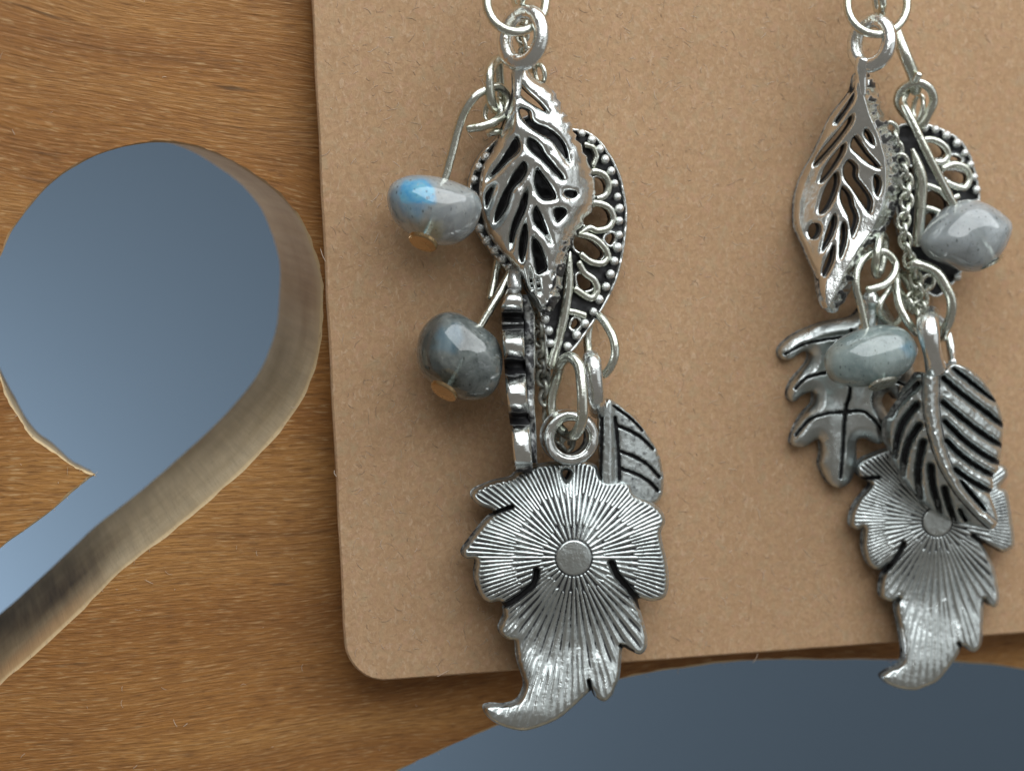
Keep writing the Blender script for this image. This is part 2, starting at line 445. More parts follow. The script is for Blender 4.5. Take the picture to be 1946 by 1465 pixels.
def disc(parent, c, a, b, rot, w, tilt, mat, name='pin_end_disc'):
    """flat head of a pin: an ellipse in the picture, tilted in depth, 0.25 mm thick"""
    t = np.linspace(0, 2 * math.pi, 28, endpoint=False); ro = math.radians(rot)
    V, Fc = [], []; n = 28
    for k, (q, dv) in enumerate(((.92, 0), (1, -2), (1, -7))):
        x, y = a * q * np.cos(t), b * q * np.sin(t)
        u = c[0] + x * math.cos(ro) - y * math.sin(ro); v = c[1] + x * math.sin(ro) + y * math.cos(ro)
        V.append(unproj(u + dv * -.3, v + dv, w + tilt * np.sin(t) * q))
    V = np.concatenate(V)
    for k in range(2):
        for i in range(n): j = (i + 1) % n; Fc.append((k * n + i, k * n + j, (k + 1) * n + j, (k + 1) * n + i))
    Fc.append(tuple(range(n - 1, -1, -1))); Fc.append(tuple(range(2 * n, 3 * n)))
    return mesh_obj(name, V, Fc, mat, parent, {'patina': np.full(len(V), -.25)}, sm=False)
def empty(name, loc, label, cat, group=None):
    o = bpy.data.objects.new(name, None); o.empty_display_size = .005
    link(o); o['label'] = label; o['category'] = cat
    if group: o['group'] = group
    return o

# ------------------------------------------------------------------ backdrop
bk = mesh_obj('backdrop', [(-.45, .17, -.35), (.55, .17, -.35), (.55, .17, .35), (-.45, .17, .35)], [(0, 1, 2, 3)], M_BLUE)
bk['kind'] = 'structure'

# ------------------------------------------------------------------ wooden board with cut-outs
BK = -.040; BY = .00255                     # the board leans back a little: y = BY + BK * z
TH = .0160
HA = [(-60, 600), (-40, 545), (0, 490), (27, 433), (91, 355), (160, 307), (229, 281), (293, 271.5), (348, 275), (412, 293), (485, 335), (531, 371),
      (572, 421), (600, 490), (611, 543), (610, 600), (602, 680), (567, 767), (512, 838), (442, 909), (356, 983), (299, 1028), (229, 1083),
      (156, 1155), (70, 1236), (0, 1298), (-80, 1375), (-150, 1440), (-200, 1440), (-220, 1380), (-190, 1260), (-100, 1130), (0, 1042), (82, 983), (140, 933), (172, 907)]
HA2 = [(181, 902), (160, 893), (139, 884), (98, 853), (61, 827), (41, 798), (16, 757), (0, 712), (-30, 665)]
HB = [(640, 1600), (690, 1515), (758, 1464), (841, 1425), (937, 1382), (1060, 1332), (1180, 1291), (1289, 1270), (1430, 1255), (1532, 1254),
      (1699, 1254), (1814, 1257), (1946, 1272), (2130, 1320), (2320, 1420), (2420, 1600), (2400, 1820), (2200, 2000), (1800, 2080), (1300, 2080), (900, 1980), (680, 1800)]
def rim(pts, seed, amp):
    P = smooth(pts, 12); s = np.arange(len(P))
    t = np.roll(P, -1, 0) - np.roll(P, 1, 0); t /= np.linalg.norm(t, axis=1)[:, None] + 1e-9
    nr = np.stack([t[:, 1], -t[:, 0]], 1)
    k = noise(s * 1.0, s * 0 + .5, 2.3, seed) * amp + noise(s * 1.0, s * 0 + 5.5, 7, seed) * amp * .8
    return P + nr * k[:, None], nr
def signed_area(P): return .5 * np.sum(P[:, 0] * np.roll(P[:, 1], -1) - np.roll(P[:, 0], -1) * P[:, 1])
nb = np.array([0, 1.0, -BK]); nb /= np.linalg.norm(nb)       # into the board
def project(P):
    c = R.T @ (np.asarray(P) - CAM); return CX + F * c[0] / c[2], CY + F * c[1] / c[2]
def tip_shift(x, z):
    """the pointed tip between the openings is undercut: its back edge lies nearer its front edge"""
    Pf = np.array([x, BY + BK * z, z]); u, v = project(Pf)
    g = math.exp(-((u - 145) ** 2 + (v - 878) ** 2) / (2 * 80 ** 2))
    if g < .003: return np.zeros(3)
    Pb = Pf + nb * TH
    k = min(1, math.hypot(u - 181, v - 902) / 90)
    want = onplane(np.array(u - 8 + 4 * k), np.array(v - 7 - 9 * k), Pb[1] - BK * Pb[2], BK)
    return (want - Pb) * min(1, 1.6 * g)
def build_board():
    verts, faces, mats = [], [], []; along, stain_shade, chip, orange = [], [], [], []
    loops2d = []
    fr = [(-.080, -.075), (.120, -.075), (.120, .190), (-.080, .190)]
    cdtv = [Vector(p) for p in fr]; cdte = [(0, 1), (1, 2), (2, 3), (3, 0)]
    walls = []
    for pts, seed, amp in ((HA + HA2, 3, .45), (HB, 5, 1.0)):
        P, nr = rim(pts, seed, amp)
        if signed_area(P) < 0: P = P[::-1]; nr = nr[::-1]
        Q = onplane(P[:, 0], P[:, 1], BY, BK)                # the hole's edge
        t = np.roll(P, -1, 0) - np.roll(P, 1, 0); t /= np.linalg.norm(t, axis=1)[:, None]
        outw = np.stack([t[:, 1], -t[:, 0]], 1)              # away from the opening (image y points down)
        s = np.arange(len(P)); cw = 2.2 + 1.6 * noise(s * 1.0, s * 0., 3.0, seed + 9) + 1.0
        c = P.mean(0)
        P2 = P + outw * np.clip(cw, .8, 5)[:, None]
        Q2 = onplane(P2[:, 0], P2[:, 1], BY, BK)
        st = len(cdtv); m = len(P)
        cdtv += [Vector((q[0], q[2])) for q in Q2]; cdte += [(st + i, st + (i + 1) % m) for i in range(m)]
        walls.append((P, Q2, Q, seed))
    r = delaunay_2d_cdt(cdtv, cdte, [], 2, 1e-7)
    base = 0
    for p in r[0]: verts.append((p[0], BY + BK * p[1], p[1]))
    nf = len(verts)
    hl = [np.array([(q[0], q[2]) for q in w_[1]]) for w_ in walls]
    cen = np.array([np.mean([(r[0][k][0], r[0][k][1]) for k in q], 0) for q in r[2]])
    inhole = np.zeros(len(cen), bool)
    for h in hl: inhole |= sdf(cen[:, 0], cen[:, 1], h) < 0
    for qi, q in enumerate(r[2]):
        if inhole[qi]: continue
        a, b, c_ = [Vector(verts[k]) for k in q[:3]]
        q = tuple(q)
        if (b - a).cross(c_ - a).y > 0: q = q[::-1]
        faces.append(q); mats.append(0)
    for q in r[0]: verts.append(tuple(np.array((q[0], BY + BK * q[1], q[1])) + nb * TH + tip_shift(q[0], q[1])))
    for q in list(faces): faces.append(tuple(k + nf for k in q[::-1])); mats.append(0)
    z = [0.0] * len(verts); along += z; stain_shade += z; chip += z; orange += z
    # outer edge of the board
    oc = [np.array((p[0], BY + BK * p[1], p[1])) for p in fr]; st = len(verts)
    for p in oc: verts.append(tuple(p)); verts.append(tuple(p + nb * TH))
    along += [0.0] * 8; stain_shade += [0.0] * 8; chip += [0.0] * 8; orange += [0.0] * 8
    for i in range(4):
        j = (i + 1) % 4; faces.append((st + 2 * i, st + 2 * i + 1, st + 2 * j + 1, st + 2 * j)); mats.append(0)
    for P, Q2, Q, seed in walls:
        m = len(P); L = np.concatenate([[0], np.cumsum(np.linalg.norm(np.diff(Q, axis=0), axis=1))])
        lay = [Q2, Q + nb * .00012, Q + nb * .0007] + [Q + nb * TH * f for f in (.15, .3, .45, .6, .75, .9, 1.0)]
        st = len(verts)
        for li, S_ in enumerate(lay):
            f = [0, .01, .05, .15, .3, .45, .6, .75, .9, 1][li]
            for i in range(m):
                verts.append(tuple(S_[i] + tip_shift(Q[i][0], Q[i][2]) * f)); along.append(L[i])
                chip.append((.85 if li < 2 else .35 if li == 2 else .0) if P[i][1] > 640 or P[i][0] > 560 else .15)
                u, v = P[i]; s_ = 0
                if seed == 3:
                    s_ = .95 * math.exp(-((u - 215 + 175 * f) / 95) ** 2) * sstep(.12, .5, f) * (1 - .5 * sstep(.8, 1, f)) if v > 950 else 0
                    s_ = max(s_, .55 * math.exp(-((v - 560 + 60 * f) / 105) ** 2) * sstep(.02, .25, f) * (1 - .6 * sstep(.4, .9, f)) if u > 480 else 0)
                    s_ = max(s_, .72 * sstep(460, 330, v))  # top of the opening: shade painted in as dark wall colour
                stain_shade.append(float(s_))
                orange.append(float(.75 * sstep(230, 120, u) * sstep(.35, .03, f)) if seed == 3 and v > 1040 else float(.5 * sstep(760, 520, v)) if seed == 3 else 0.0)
        for k in range(len(lay) - 1):
            for i in range(m):
                j = (i + 1) % m; a = st + k * m
                faces.append((a + i, a + m + i, a + m + j, a + j)); mats.append(1)
    o = mesh_obj('wooden_board', verts, faces, [M_WOOD, M_RAW], None, {'along': along, 'stain_shade': stain_shade, 'chip': chip, 'orange': orange}, sm=False)
    o.data.polygons.foreach_set('material_index', np.array(mats, np.int32))
    o.data.polygons.foreach_set('use_smooth', np.array(mats, np.int32) == 1)
    o['label'] = 'honey brown wooden board with curved cut-out openings behind the paper card'; o['category'] = 'board'
    return o
board = build_board()

def fibres(name, parent, starts, lenr, rad, seed, shade, lift=.02):
    """short curled fibres lying on a surface; starts: (u, v, plane function)"""
    rs = np.random.RandomState(seed); V, Fc, S_ = [], [], []
    for (u, v, pl) in starts:
        a = rs.rand() * 6.283; L = lenr[0] + (lenr[1] - lenr[0]) * rs.rand() ** 2; k = (rs.rand() - .5) * 2.4
        seg = 5; uu, vv = [u], [v]
        for i in range(seg):
            a += k / seg * (1 + rs.rand()); uu.append(uu[-1] + L / seg * math.cos(a)); vv.append(vv[-1] + L / seg * math.sin(a))
        P = pl(np.array(uu), np.array(vv)); h = lift * (.4 + rs.rand()) * MM
        arc = np.sin(np.linspace(0, math.pi, seg + 1)) * h + rad * .2
        P = P - np.array([0, 1, 0]) * arc[:, None]; st = len(V); rr = rad * (.6 + .7 * rs.rand()); sh = shade(rs)
        T = np.gradient(P, axis=0); T /= np.linalg.norm(T, axis=1)[:, None] + 1e-12
        S1 = np.cross(T, [0, 1, 0]); S1 /= np.linalg.norm(S1, axis=1)[:, None] + 1e-12
        for i in range(seg + 1):
            q = rr * (.35 if i in (0, seg) else 1)
            V += [P[i] + S1[i] * q, P[i] - np.array([0, 1, 0]) * q, P[i] - S1[i] * q]; S_ += [sh] * 3
        for i in range(seg):
            for s in range(3):
                a_, b = st + i * 3 + s, st + i * 3 + (s + 1) % 3; Fc.append((a_, b, b + 3, a_ + 3))
    o = mesh_obj(name, np.array(V), Fc, M_FIBRE, parent, {'shade': S_}); o['kind'] = 'stuff'
    return o

# ------------------------------------------------------------------ kraft card
def build_card():
    P = [(655, 1215), (658, 1236), (668, 1258), (684, 1276), (704, 1288), (728, 1293)]
    left = [(593 + (655 - 593) * t + 1.2 * math.sin(t * 37) * .5, 1215 * t) for t in np.linspace(-.9, .98, 60)]
    bot = [(728 + t * (2450 - 728), 1293 - t * (2450 - 728) * (91 / 1226)) for t in np.linspace(.01, 1, 50)]
    O = np.array(left + [tuple(p) for p in smooth(P, 5, False)] + bot + [(2385, -1190)])
    n = len(O); rs = np.random.RandomState(4); V, Fc = [], []
    T = np.roll(O, -1, 0) - np.roll(O, 1, 0); T /= np.linalg.norm(T, axis=1)[:, None]
    nrm = np.stack([-T[:, 1], T[:, 0]], 1)
    if signed_area(O) < 0: nrm = -nrm
    for inset, w in ((3, 0.0), (0, -.10), (0, -.36), (3, -.45)):
        Q = O + nrm * (inset + (rs.rand(n) - .5)[:, None] * .7)
        V.append(unproj(Q[:, 0], Q[:, 1], np.full(n, 0.0)) + np.array([0, -w * MM, 0]))
    V = np.concatenate(V)
    Fc.append(tuple(range(n))); Fc.append(tuple(range(4 * n - 1, 3 * n - 1, -1)))
    for k in range(3):
        for i in range(n): j = (i + 1) % n; Fc.append((k * n + i, (k + 1) * n + i, (k + 1) * n + j, k * n + j))
    o = mesh_obj('earring_card', V, Fc, M_CARD, None, None, sm=False)
    o['label'] = 'brown kraft paper earring card with a rounded corner, against the wooden board'; o['category'] = 'card'
    rs = np.random.RandomState(12); pl = lambda u, v: unproj(u, v, np.zeros(np.shape(u)))
    st = []
    while len(st) < 2600:
        u, v = 596 + rs.rand() * 1400, -40 + rs.rand() * 1340
        if u < 600 + v * .0506 + 12 or v > 1290 - (u - 728) * .0742 - 12: continue
        st.append((u, v, pl))
    fibres('paper_fibre', o, st, (4, 24), .017 * MM, 21, lambda r: .22 + .6 * r.rand() ** 1.3, .008)
    edge = [(600 + v * .0506 - 6, v, pl) for v in (296, 498, 905)]
    edge += [(u, 1293 - (u - 728) * .0742, pl) for u in (830, 1440)]
    fibres('edge_fibre', o, edge, (10, 34), .022 * MM, 34, lambda r: .6 + .4 * r.rand(), .05)
    return o
card = build_card()
# splinters along the cut edges of the board
rs0 = np.random.RandomState(8); bp = lambda u, v: onplane(u, v, BY, BK) - np.array([0, .00004, 0])
RA, _ = rim(HA + HA2, 3, 1.1); RB, _ = rim(HB, 5, 1.4)
sel = [(p[0], p[1], bp) for p in list(RA[::5]) + list(RB[:140:7]) if -5 < p[0] < 1950 and -5 < p[1] < 1480]
fibres('splinter', board, [q for q in sel if q[1] > 500], (3, 11), .014 * MM, 5, lambda r: .3 + .5 * r.rand(), .03)
dust = [(rs0.rand() * 590, rs0.rand() * 1465, bp) for _ in range(90)] + [(rs0.rand() * 900, 1300 + rs0.rand() * 160, bp) for _ in range(18)]
SA = smooth(HA + HA2, 6); SB = smooth(HB, 6)
dust = [d for d in dust if sdf(np.array([d[0]]), np.array([d[1]]), SA)[0] > 8 and sdf(np.array([d[0]]), np.array([d[1]]), SB)[0] > 8]
fibres('dust_fibre', board, dust[::2], (3, 22), .012 * MM, 6, lambda r: .6 + .4 * r.rand(), .03)

# ------------------------------------------------------------------ shared charm shapes
def rib_fn(c, rd, N1=32, split=62, dark=None, ph=0.0):
    def fn(u, v, d):
        r = np.hypot(u - c[0], v - c[1]); th = np.arctan2(v - c[1], u - c[0]) + ph
        wob = .004 * noise(u, v, 30, 5)
        n1, n2, n3 = [.5 + .5 * np.cos(q * N1 * (th + wob)) for q in (1, 2, 4)]
        low = sstep(.55, .8, np.sin(th))
        jit = 9 * noise(th * 60, r * 0, 5, 2)
        m1 = sstep(split, split + 8, r + jit); sp2 = split * (1.9 + 1.0 * low); m2 = sstep(sp2, sp2 + 10 + 45 * low, r + jit * (1 + 3 * low))
        k = n1 * (1 - m1) + n2 * m1 * (1 - m2) + n3 * m1 * m2
        fade = sstep(rd - 1, rd + 4, r) * sstep(3, 11, d)
        per = r / N1 * 2 * math.pi / np.where(m1 > .5, np.where(m2 > .5, 4, 2), 1)
        amp = np.clip(.011 * per, .04, .13)
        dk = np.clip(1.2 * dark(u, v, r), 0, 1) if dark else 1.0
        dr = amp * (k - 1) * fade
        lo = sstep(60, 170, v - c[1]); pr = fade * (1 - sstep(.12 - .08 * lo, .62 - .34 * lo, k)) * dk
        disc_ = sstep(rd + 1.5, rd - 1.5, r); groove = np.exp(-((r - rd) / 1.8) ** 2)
        return dr + .05 * disc_ - .12 * groove, pr + .75 * groove
    return fn
def lobed(u, v, d, r=26): # rounded shoulder towards the rim
    return -.35 * (1 - np.sqrt(np.clip(1 - (1 - np.clip(d / r, 0, 1)) ** 2, 0, 1)))
def grooves(lines, hw, depth, seed=1, ends=True):
    def fn(u, v, d):
        dr = np.zeros(u.shape); pr = np.zeros(u.shape)
        for L in lines:
            h = hw
            if len(L) == 2 and np.isscalar(L[1]): L, h = L
            q = smooth(L, 5, False); k = pdist(u, v, q) + .8 * noise(u, v, 6, seed)
            g = sstep(h * 1.25, h * .45, k); dr = np.minimum(dr, -depth * g); pr = np.maximum(pr, g)
        return dr, pr
    return fn
def xat(line):
    L = np.array(sorted(line, key=lambda p: p[1])); return lambda v: np.interp(v, L[:, 1], L[:, 0])

# ================================================================== LEFT EARRING
random.seed(3)
E1 = empty('earring', (0, 0, 0), 'silver leaf earring with a blue-flash bead and whole ribbed leaf at its foot', 'earring', 'pair of dangling leaf earrings')
z1 = lambda p: zm(p, 4.865, 850, 0)
z2 = lambda p: zm(p, 3.407, 700, 130)
z3 = lambda p: zm(p, 2.989, 880, 230)
z4 = lambda p: zm(p, 3.672, 760, 540)
z5 = lambda p: zm(p, 2.663, 860, 850)
zb1 = lambda p: zm(p, 7.7125, 720, 310)
zb2 = lambda p: zm(p, 6.66, 780, 570)

# ring, chain and wire that carry the earring (the wire goes through the card above the picture)
ring('jump_ring', E1, (981, 3), 56, 58, 0, 4.4, .9, 110, 8)
ring('chain_link', E1, (986, -12), 9, 26, 4, 3.6, 1.0, 0, 5.5)
ring('chain_link', E1, (984, -78), 20, 34, -6, 4.2, .9, 60, 5.5)
ring('chain_link', E1, (983, -128), 9, 30, 0, 4.0, 1.0, 0, 5.5)
tube('ear_wire', E1, [(983, -150, 3.2), (1004, -172, 3.6), (996, -205, 3.6), (978, -230, 2.8), (975, -330, 2.2), (980, -430, 1.4), (988, -480, .2), (990, -490, -1.0)], 7)

# openwork leaf
cage_out = [(977, 136), (976, 177), (960, 227), (944, 277), (923, 312), (916, 341), (914, 379), (919, 409), (929, 441), (949, 470), (970, 494), (990, 521),
            (1000, 551), (1024, 588), (1037, 595), (1057, 581), (1067, 548), (1071, 524), (1079, 486), (1094, 448), (1114, 415), (1127, 391), (1131, 357), (1124, 324),
            (1111, 290), (1094, 258), (1082, 227), (1064, 195), (1048, 168), (1032, 158), (1012, 146), (1000, 128), (990, 122)]
cage_holes = [z2(h) for h in (
    [(985, 95), (1040, 150), (1110, 210), (1165, 275), (1150, 290), (1060, 240), (990, 185), (975, 130)],
    [(985, 255), (1050, 275), (1075, 345), (1190, 400), (1270, 480), (1305, 590), (1295, 612), (1240, 540), (1180, 470), (1100, 425), (1020, 365), (980, 300)],
    [(955, 445), (985, 490), (975, 540), (900, 615), (780, 725), (772, 705), (850, 600), (900, 520)],
    [(1040, 450), (1100, 480), (1150, 555), (1200, 615), (1268, 700), (1250, 724), (1180, 655), (1120, 595), (1060, 545), (1030, 500)],
    [(1005, 600), (1030, 650), (1000, 720), (930, 800), (900, 900), (850, 980), (815, 1000), (820, 930), (860, 830), (910, 730), (960, 650)],
    [(825, 755), (800, 820), (775, 900), (755, 895), (755, 820), (790, 770)],
    [(1095, 640), (1140, 700), (1190, 770), (1215, 830), (1190, 850), (1130, 850), (1090, 800), (1075, 720)],
    [(1275, 788), (1340, 790), (1356, 820), (1320, 843), (1270, 822)],
    [(1200, 910), (1270, 905), (1285, 940), (1240, 990), (1215, 990)],
    [(1035, 770), (1030, 880), (1000, 960), (960, 1050), (940, 1130), (920, 1170), (910, 1100), (930, 1000), (970, 900), (1000, 820)],
    [(1085, 890), (1120, 940), (1150, 1020), (1190, 1130), (1150, 1090), (1080, 1010), (1065, 940)],
    [(1020, 980), (1035, 1080), (1020, 1200), (1000, 1255), (975, 1230), (970, 1150), (990, 1050)],
    [(1065, 1085), (1110, 1130), (1140, 1200), (1160, 1290), (1130, 1320), (1090, 1330), (1070, 1230), (1060, 1150)],
    [(1040, 1285), (1062, 1350), (1072, 1440), (1050, 1430), (1037, 1350)],
    [(1085, 1345), (1108, 1370), (1118, 1455), (1098, 1455), (1088, 1400)],
    [(946, 160), (940, 205), (908, 300), (895, 320), (912, 250)],
    [(945, 295), (938, 330), (905, 385), (862, 445), (868, 425), (905, 350)])]
cm = xat([(984, 120), (982, 159), (980, 218), (991, 253), (996, 294), (1008, 335), (1009, 379), (1007, 423), (1008, 467), (1004, 511), (1018, 555), (1037, 600)])
cl = xat([(970, 120), (974, 177), (958, 227), (940, 277), (920, 312), (912, 350), (911, 379), (916, 409), (926, 441), (946, 470), (986, 521), (1000, 551), (1034, 600)])
cr = xat([(1000, 120), (1014, 146), (1050, 168), (1066, 195), (1084, 227), (1096, 258), (1113, 290), (1126, 324), (1133, 357), (1129, 391), (1116, 415), (1096, 448), (1073, 524), (1069, 548), (1059, 581), (1040, 600)])
def cage_base(u, v):
    M_, L_, R_ = cm(v), cl(v), cr(v)
    tl = np.clip((M_ - u) / (M_ - L_ + 4), 0, 1.15); tr = np.clip((u - M_) / (R_ - M_ + 4), 0, 1.15)
    env = np.sin(np.clip((v - 95) / 520, 0, 1) * math.pi) ** .6
    w = np.where(u < M_, -1.9 * tl ** 1.7, .55 * tr * (1 - tr) - (.7 + 1.2 * sstep(230, 360, v)) * sstep(.45, 1.1, tr) * tr)
    return 3.6 + 1.5 * env + w * (.35 + .65 * env) + .07 * noise(u, v, 22, 8) + .035 * noise(u, v, 11, 18)
def cage_rel(u, v, d):
    R_ = cr(v); k = sstep(15, 6, R_ - u) * sstep(150, 175, v)
    low = sstep(30, 16, R_ - u) * sstep(420, 470, v)
    k = np.maximum(k * .6, low)
    b = noise(u, v, 9, 4) * .5 + noise(u, v, 5, 9) * .35
    return k * b * .34, k * sstep(.05, .4, b + .28 * low) * .9
cage = plate('openwork_leaf_charm', E1, cage_out, cage_holes, cage_base, 1.0, M_SILVER, 1.6, 13, .55, cage_rel, wallpat=.3, shrink=2.4, jag=lambda u, v: (3.2 * np.sin(v * .30 + 1.5 * noise(v, v * 0, 30, 2)) + 2 * noise(v, v * 0, 8, 3)) * (u > cm(v) + 12) * (v > 150))
ring('charm_bail', cage, (994, 72), 34, 50, 14, 4.6, 1.0, 0, 13.5, M_SILVER)

tube('charm_stem', cage, [(987, 112, 4.6, 15), (985, 128, 4.5, 12), (984, 150, 4.4, 8.5), (982, 185, 4.6, 6)], 10, M_SILVER)
# filigree leaf behind it
fil_out = [(1012, 216), (1050, 228), (1087, 243), (1114, 248), (1141, 267), (1161, 294), (1178, 327), (1188, 364), (1193, 404), (1191, 444), (1184, 491), (1171, 538),
           (1148, 585), (1121, 625), (1094, 662), (1067, 688), (1048, 703), (1037, 695), (1036, 665), (1030, 615), (1015, 575), (994, 538), (957, 508), (930, 474), (910, 444),
           (897, 410), (892, 370), (893, 344), (903, 314), (917, 290), (940, 267), (975, 235)]
fil_holes = [z3(h) for h in (
    [(752, 335), (790, 345), (803, 400), (765, 425), (748, 390)],
    [(690, 515), (790, 500), (828, 555), (800, 602), (720, 592), (680, 560)],
    [(645, 672), (720, 690), (785, 752), (755, 782), (700, 745), (648, 722)],
    [(662, 880), (722, 910), (728, 940), (690, 952), (665, 925)],
    [(853, 655), (838, 692), (818, 670), (835, 650)],
    [(640, 1130), (655, 1150), (640, 1172), (622, 1165)])]
fil_base = lambda u, v: 1.55 + .45 * (1 - ((u - 1045) / 150) ** 2) + .3 * sstep(560, 700, v)
def fil_rel(u, v, d):
    rimk = sstep(9, 4, d); inner = sstep(4, 9, d)
    return -.30 * inner + .05 * noise(u, v, 10, 3), inner * .95
fil = plate('filigree_leaf_charm', E1, fil_out, fil_holes, fil_base, .75, M_SILVER, 2.0, 3, .12, fil_rel, wallpat=.2, shrink=-3.2)
gr = z3([(670, 70), (728, 108), (775, 160), (805, 218), (838, 285), (858, 355), (875, 430), (885, 497), (885, 567), (883, 647), (875, 718), (857, 795), (835, 870),
         (810, 940), (772, 1013), (738, 1082), (690, 1150), (643, 1215), (592, 1280), (465, 1125), (485, 1190), (495, 1262), (130, 205), (88, 262), (62, 335), (60, 420),
         (68, 510), (95, 610), (133, 680), (180, 735), (220, 785), (265, 835), (318, 885)])
granules(fil, gr, lambda u, v: float(fil_base(np.array(u), np.array(v))) + .04, 9.4)
fw = lambda pts, dz=.02: [(p[0], p[1], float(fil_base(np.array(p[0]), np.array(p[1]))) + dz) for p in z3(pts)]
tube('scroll', fil, fw([(690, 135), (735, 150), (755, 200), (735, 255)]), 5.5, pat=.1)
tube('scroll', fil, fw([(700, 300), (750, 285), (805, 310), (828, 365), (810, 420), (760, 442)]), 6, pat=.1)
tube('scroll', fil, fw([(690, 480), (750, 465), (825, 490), (853, 550), (825, 605), (760, 622), (715, 608), (660, 640)]), 6.2, pat=.1)
tube('scroll', fil, fw([(655, 640), (735, 662), (790, 705), (822, 765), (790, 808), (725, 800), (668, 758)]), 6.4, pat=.1)
tube('scroll', fil, fw([(655, 805), (690, 862), (745, 905), (760, 965), (722, 1006), (635, 952)]), 6.6, pat=.1)
tube('scroll', fil, fw([(600, 1080), (640, 1088), (690, 1105)]), 6.2, pat=.1)
mr = z3([(606, 745), (600, 800), (598, 900), (590, 1000), (570, 1120), (540, 1250), (502, 1392)])
tube('midrib', fil, [(p[0], p[1], 2.25, r) for p, r in zip(mr, (3, 6.5, 9, 9, 8.5, 8, 8.5))], 8, pat=.05)

# small chain and first bead
tube('chain_link', E1, z1([(470, 560, 2.6), (420, 600, 3.2), (392, 680, 3.6), (388, 800, 3.7), (402, 920, 3.6), (432, 1000, 3.1), (470, 1010, 2.5), (490, 850, 2.2), (478, 680, 2.2)]), 8.6, closed=True)
ring('jump_ring', E1, (937, 213), 15, 24, 10, 2.5, .6, 0, 6)
tube('chain_link', E1, z1([(380, 1232, 2.6), (440, 1222, 2.9), (520, 1215, 2.6), (540, 1270, 2.2)]), 6.5)
ring('chain_link', E1, (1026, 141), 9, 18, -8, 2.6, .4, 0, 4.5)
bA = bead(E1, 'grey stone bead with a bright blue flash', zb1([(130, 450), (180, 320), (300, 230), (500, 172), (800, 188), (1050, 250), (1250, 330), (1400, 420), (1478, 560), (1490, 680), (1450, 850), (1350, 1030),
     (1150, 1175), (900, 1212), (700, 1160), (480, 1060), (250, 880), (160, 700), (128, 560)]), 3.3, 2.3, M_STONE[0],
     [(zb1([(240, 350), (400, 240), (600, 250), (690, 340), (700, 450), (660, 570), (400, 600), (255, 580), (235, 460)]), 1.0, 5),
      (zb1([(150, 420), (300, 240), (560, 190), (720, 300), (560, 640), (480, 820), (330, 760), (180, 600)]), .42, 9)],
     zb1([(640, 830), (760, 850), (820, 980), (800, 1100), (650, 1020), (600, 960)]), 11)
tube('head_pin', bA, [(803, 455, 3.2), (826, 395, 3.2), (849, 325, 3.2)] + z1([(112, 1150, 3.4), (185, 985, 3.6), (270, 880, 3.7), (360, 828, 3.5), (470, 808, 3.1), (548, 870, 2.8), (560, 965, 2.8),
     (520, 1060, 3.1), (430, 1125, 3.5), (320, 1168, 3.5), (195, 1190, 3.2)]), 7.6)
disc(bA, (803, 464), 29, 13, 23, 5.2, -.85, M_GOLD)

# lobed leaf seen edge-on
def edge_leaf(parent, left, right, prof, back, mat, name, pat):
    vs = np.linspace(prof[0][0], prof[-1][0], 150); pv = smooth(prof, 8, False)
    w = np.interp(vs, pv[:, 0], pv[:, 1]); L_, R_ = xat(left)(vs), xat(right)(vs)
    mn = min(p[1] for p in prof)
    cols = [(0, -.55), (.06, -.18), (.16, 0), (.5, .06), (.84, 0), (.94, -.18), (1, -.55)]
    V, pa = [], []
    for t, dz in cols:
        u = L_ + (R_ - L_) * t; ww = w + dz * .55 + .07 * noise(u, vs, 10, 3)
        V.append(unproj(u, vs, ww)); pa.append(pat(vs, w, t))
    for t in (1, 0):
        u = L_ + (R_ - L_) * t; V.append(unproj(u, vs, np.full(len(vs), back))); pa.append(np.full(len(vs), .5))
    n = len(vs); K = len(V); Fc = []
    for k in range(K):
        a, b = k * n, ((k + 1) % K) * n
        for i in range(n - 1): Fc.append((a + i, a + i + 1, b + i + 1, b + i))
    Fc.append(tuple(k * n for k in range(K))); Fc.append(tuple(k * n + n - 1 for k in range(K - 1, -1, -1)))
    return mesh_obj(name, np.concatenate(V), Fc, mat, parent, {'patina': np.concatenate(pa)})
le = [(966, 545), (953, 581), (953, 610), (957, 676), (963, 758), (970, 812), (978, 886), (980, 895)]
ri = [(986, 545), (994, 567), (995, 610), (997, 671), (1002, 758), (1007, 812), (1012, 878), (1012, 895)]
pr1 = [(543, 3.0), (552, 4.3), (562, 5.2), (578, 5.3), (589, 4.6), (597, 3.2), (606, 2.9), (614, 4.0), (622, 3.6), (632, 4.6), (648, 5.4), (668, 5.2), (680, 4.3), (688, 3.0), (700, 2.9), (712, 3.9),
       (728, 5.1), (748, 5.5), (768, 5.2), (782, 4.2), (790, 3.1), (800, 3.3), (815, 4.6), (840, 5.2), (868, 5.2), (880, 4.8), (884, 4.0), (897, 3.6)]
lob = edge_leaf(E1, le, ri, pr1, 2.4, M_SILVER, 'lobed_leaf_charm', lambda v, w, t: sstep(4.5, 3.5, w + .25 * noise(v, v * 0 + t * 40, 7, 2)) * .95)
le2 = [(984, 560), (994, 575), (996, 671), (1001, 758), (1006, 830), (1010, 880)]
ri2 = [(1004, 560), (1017, 600), (1018, 671), (1016, 758), (1020, 830), (1022, 880)]
edge_leaf(lob, le2, ri2, [(560, 3.0), (580, 3.3), (600, 3.0), (640, 3.2), (655, 2.6), (672, 3.1), (700, 3.3), (740, 3.0), (780, 3.3), (820, 3.0), (860, 3.3), (880, 3.0)], 2.0, M_SILVER, 'leaf_back',
          lambda v, w, t: np.clip(.62 - .6 * (t > .9) + .25 * noise(v, v * 0 + t * 30, 9, 6), 0, 1))
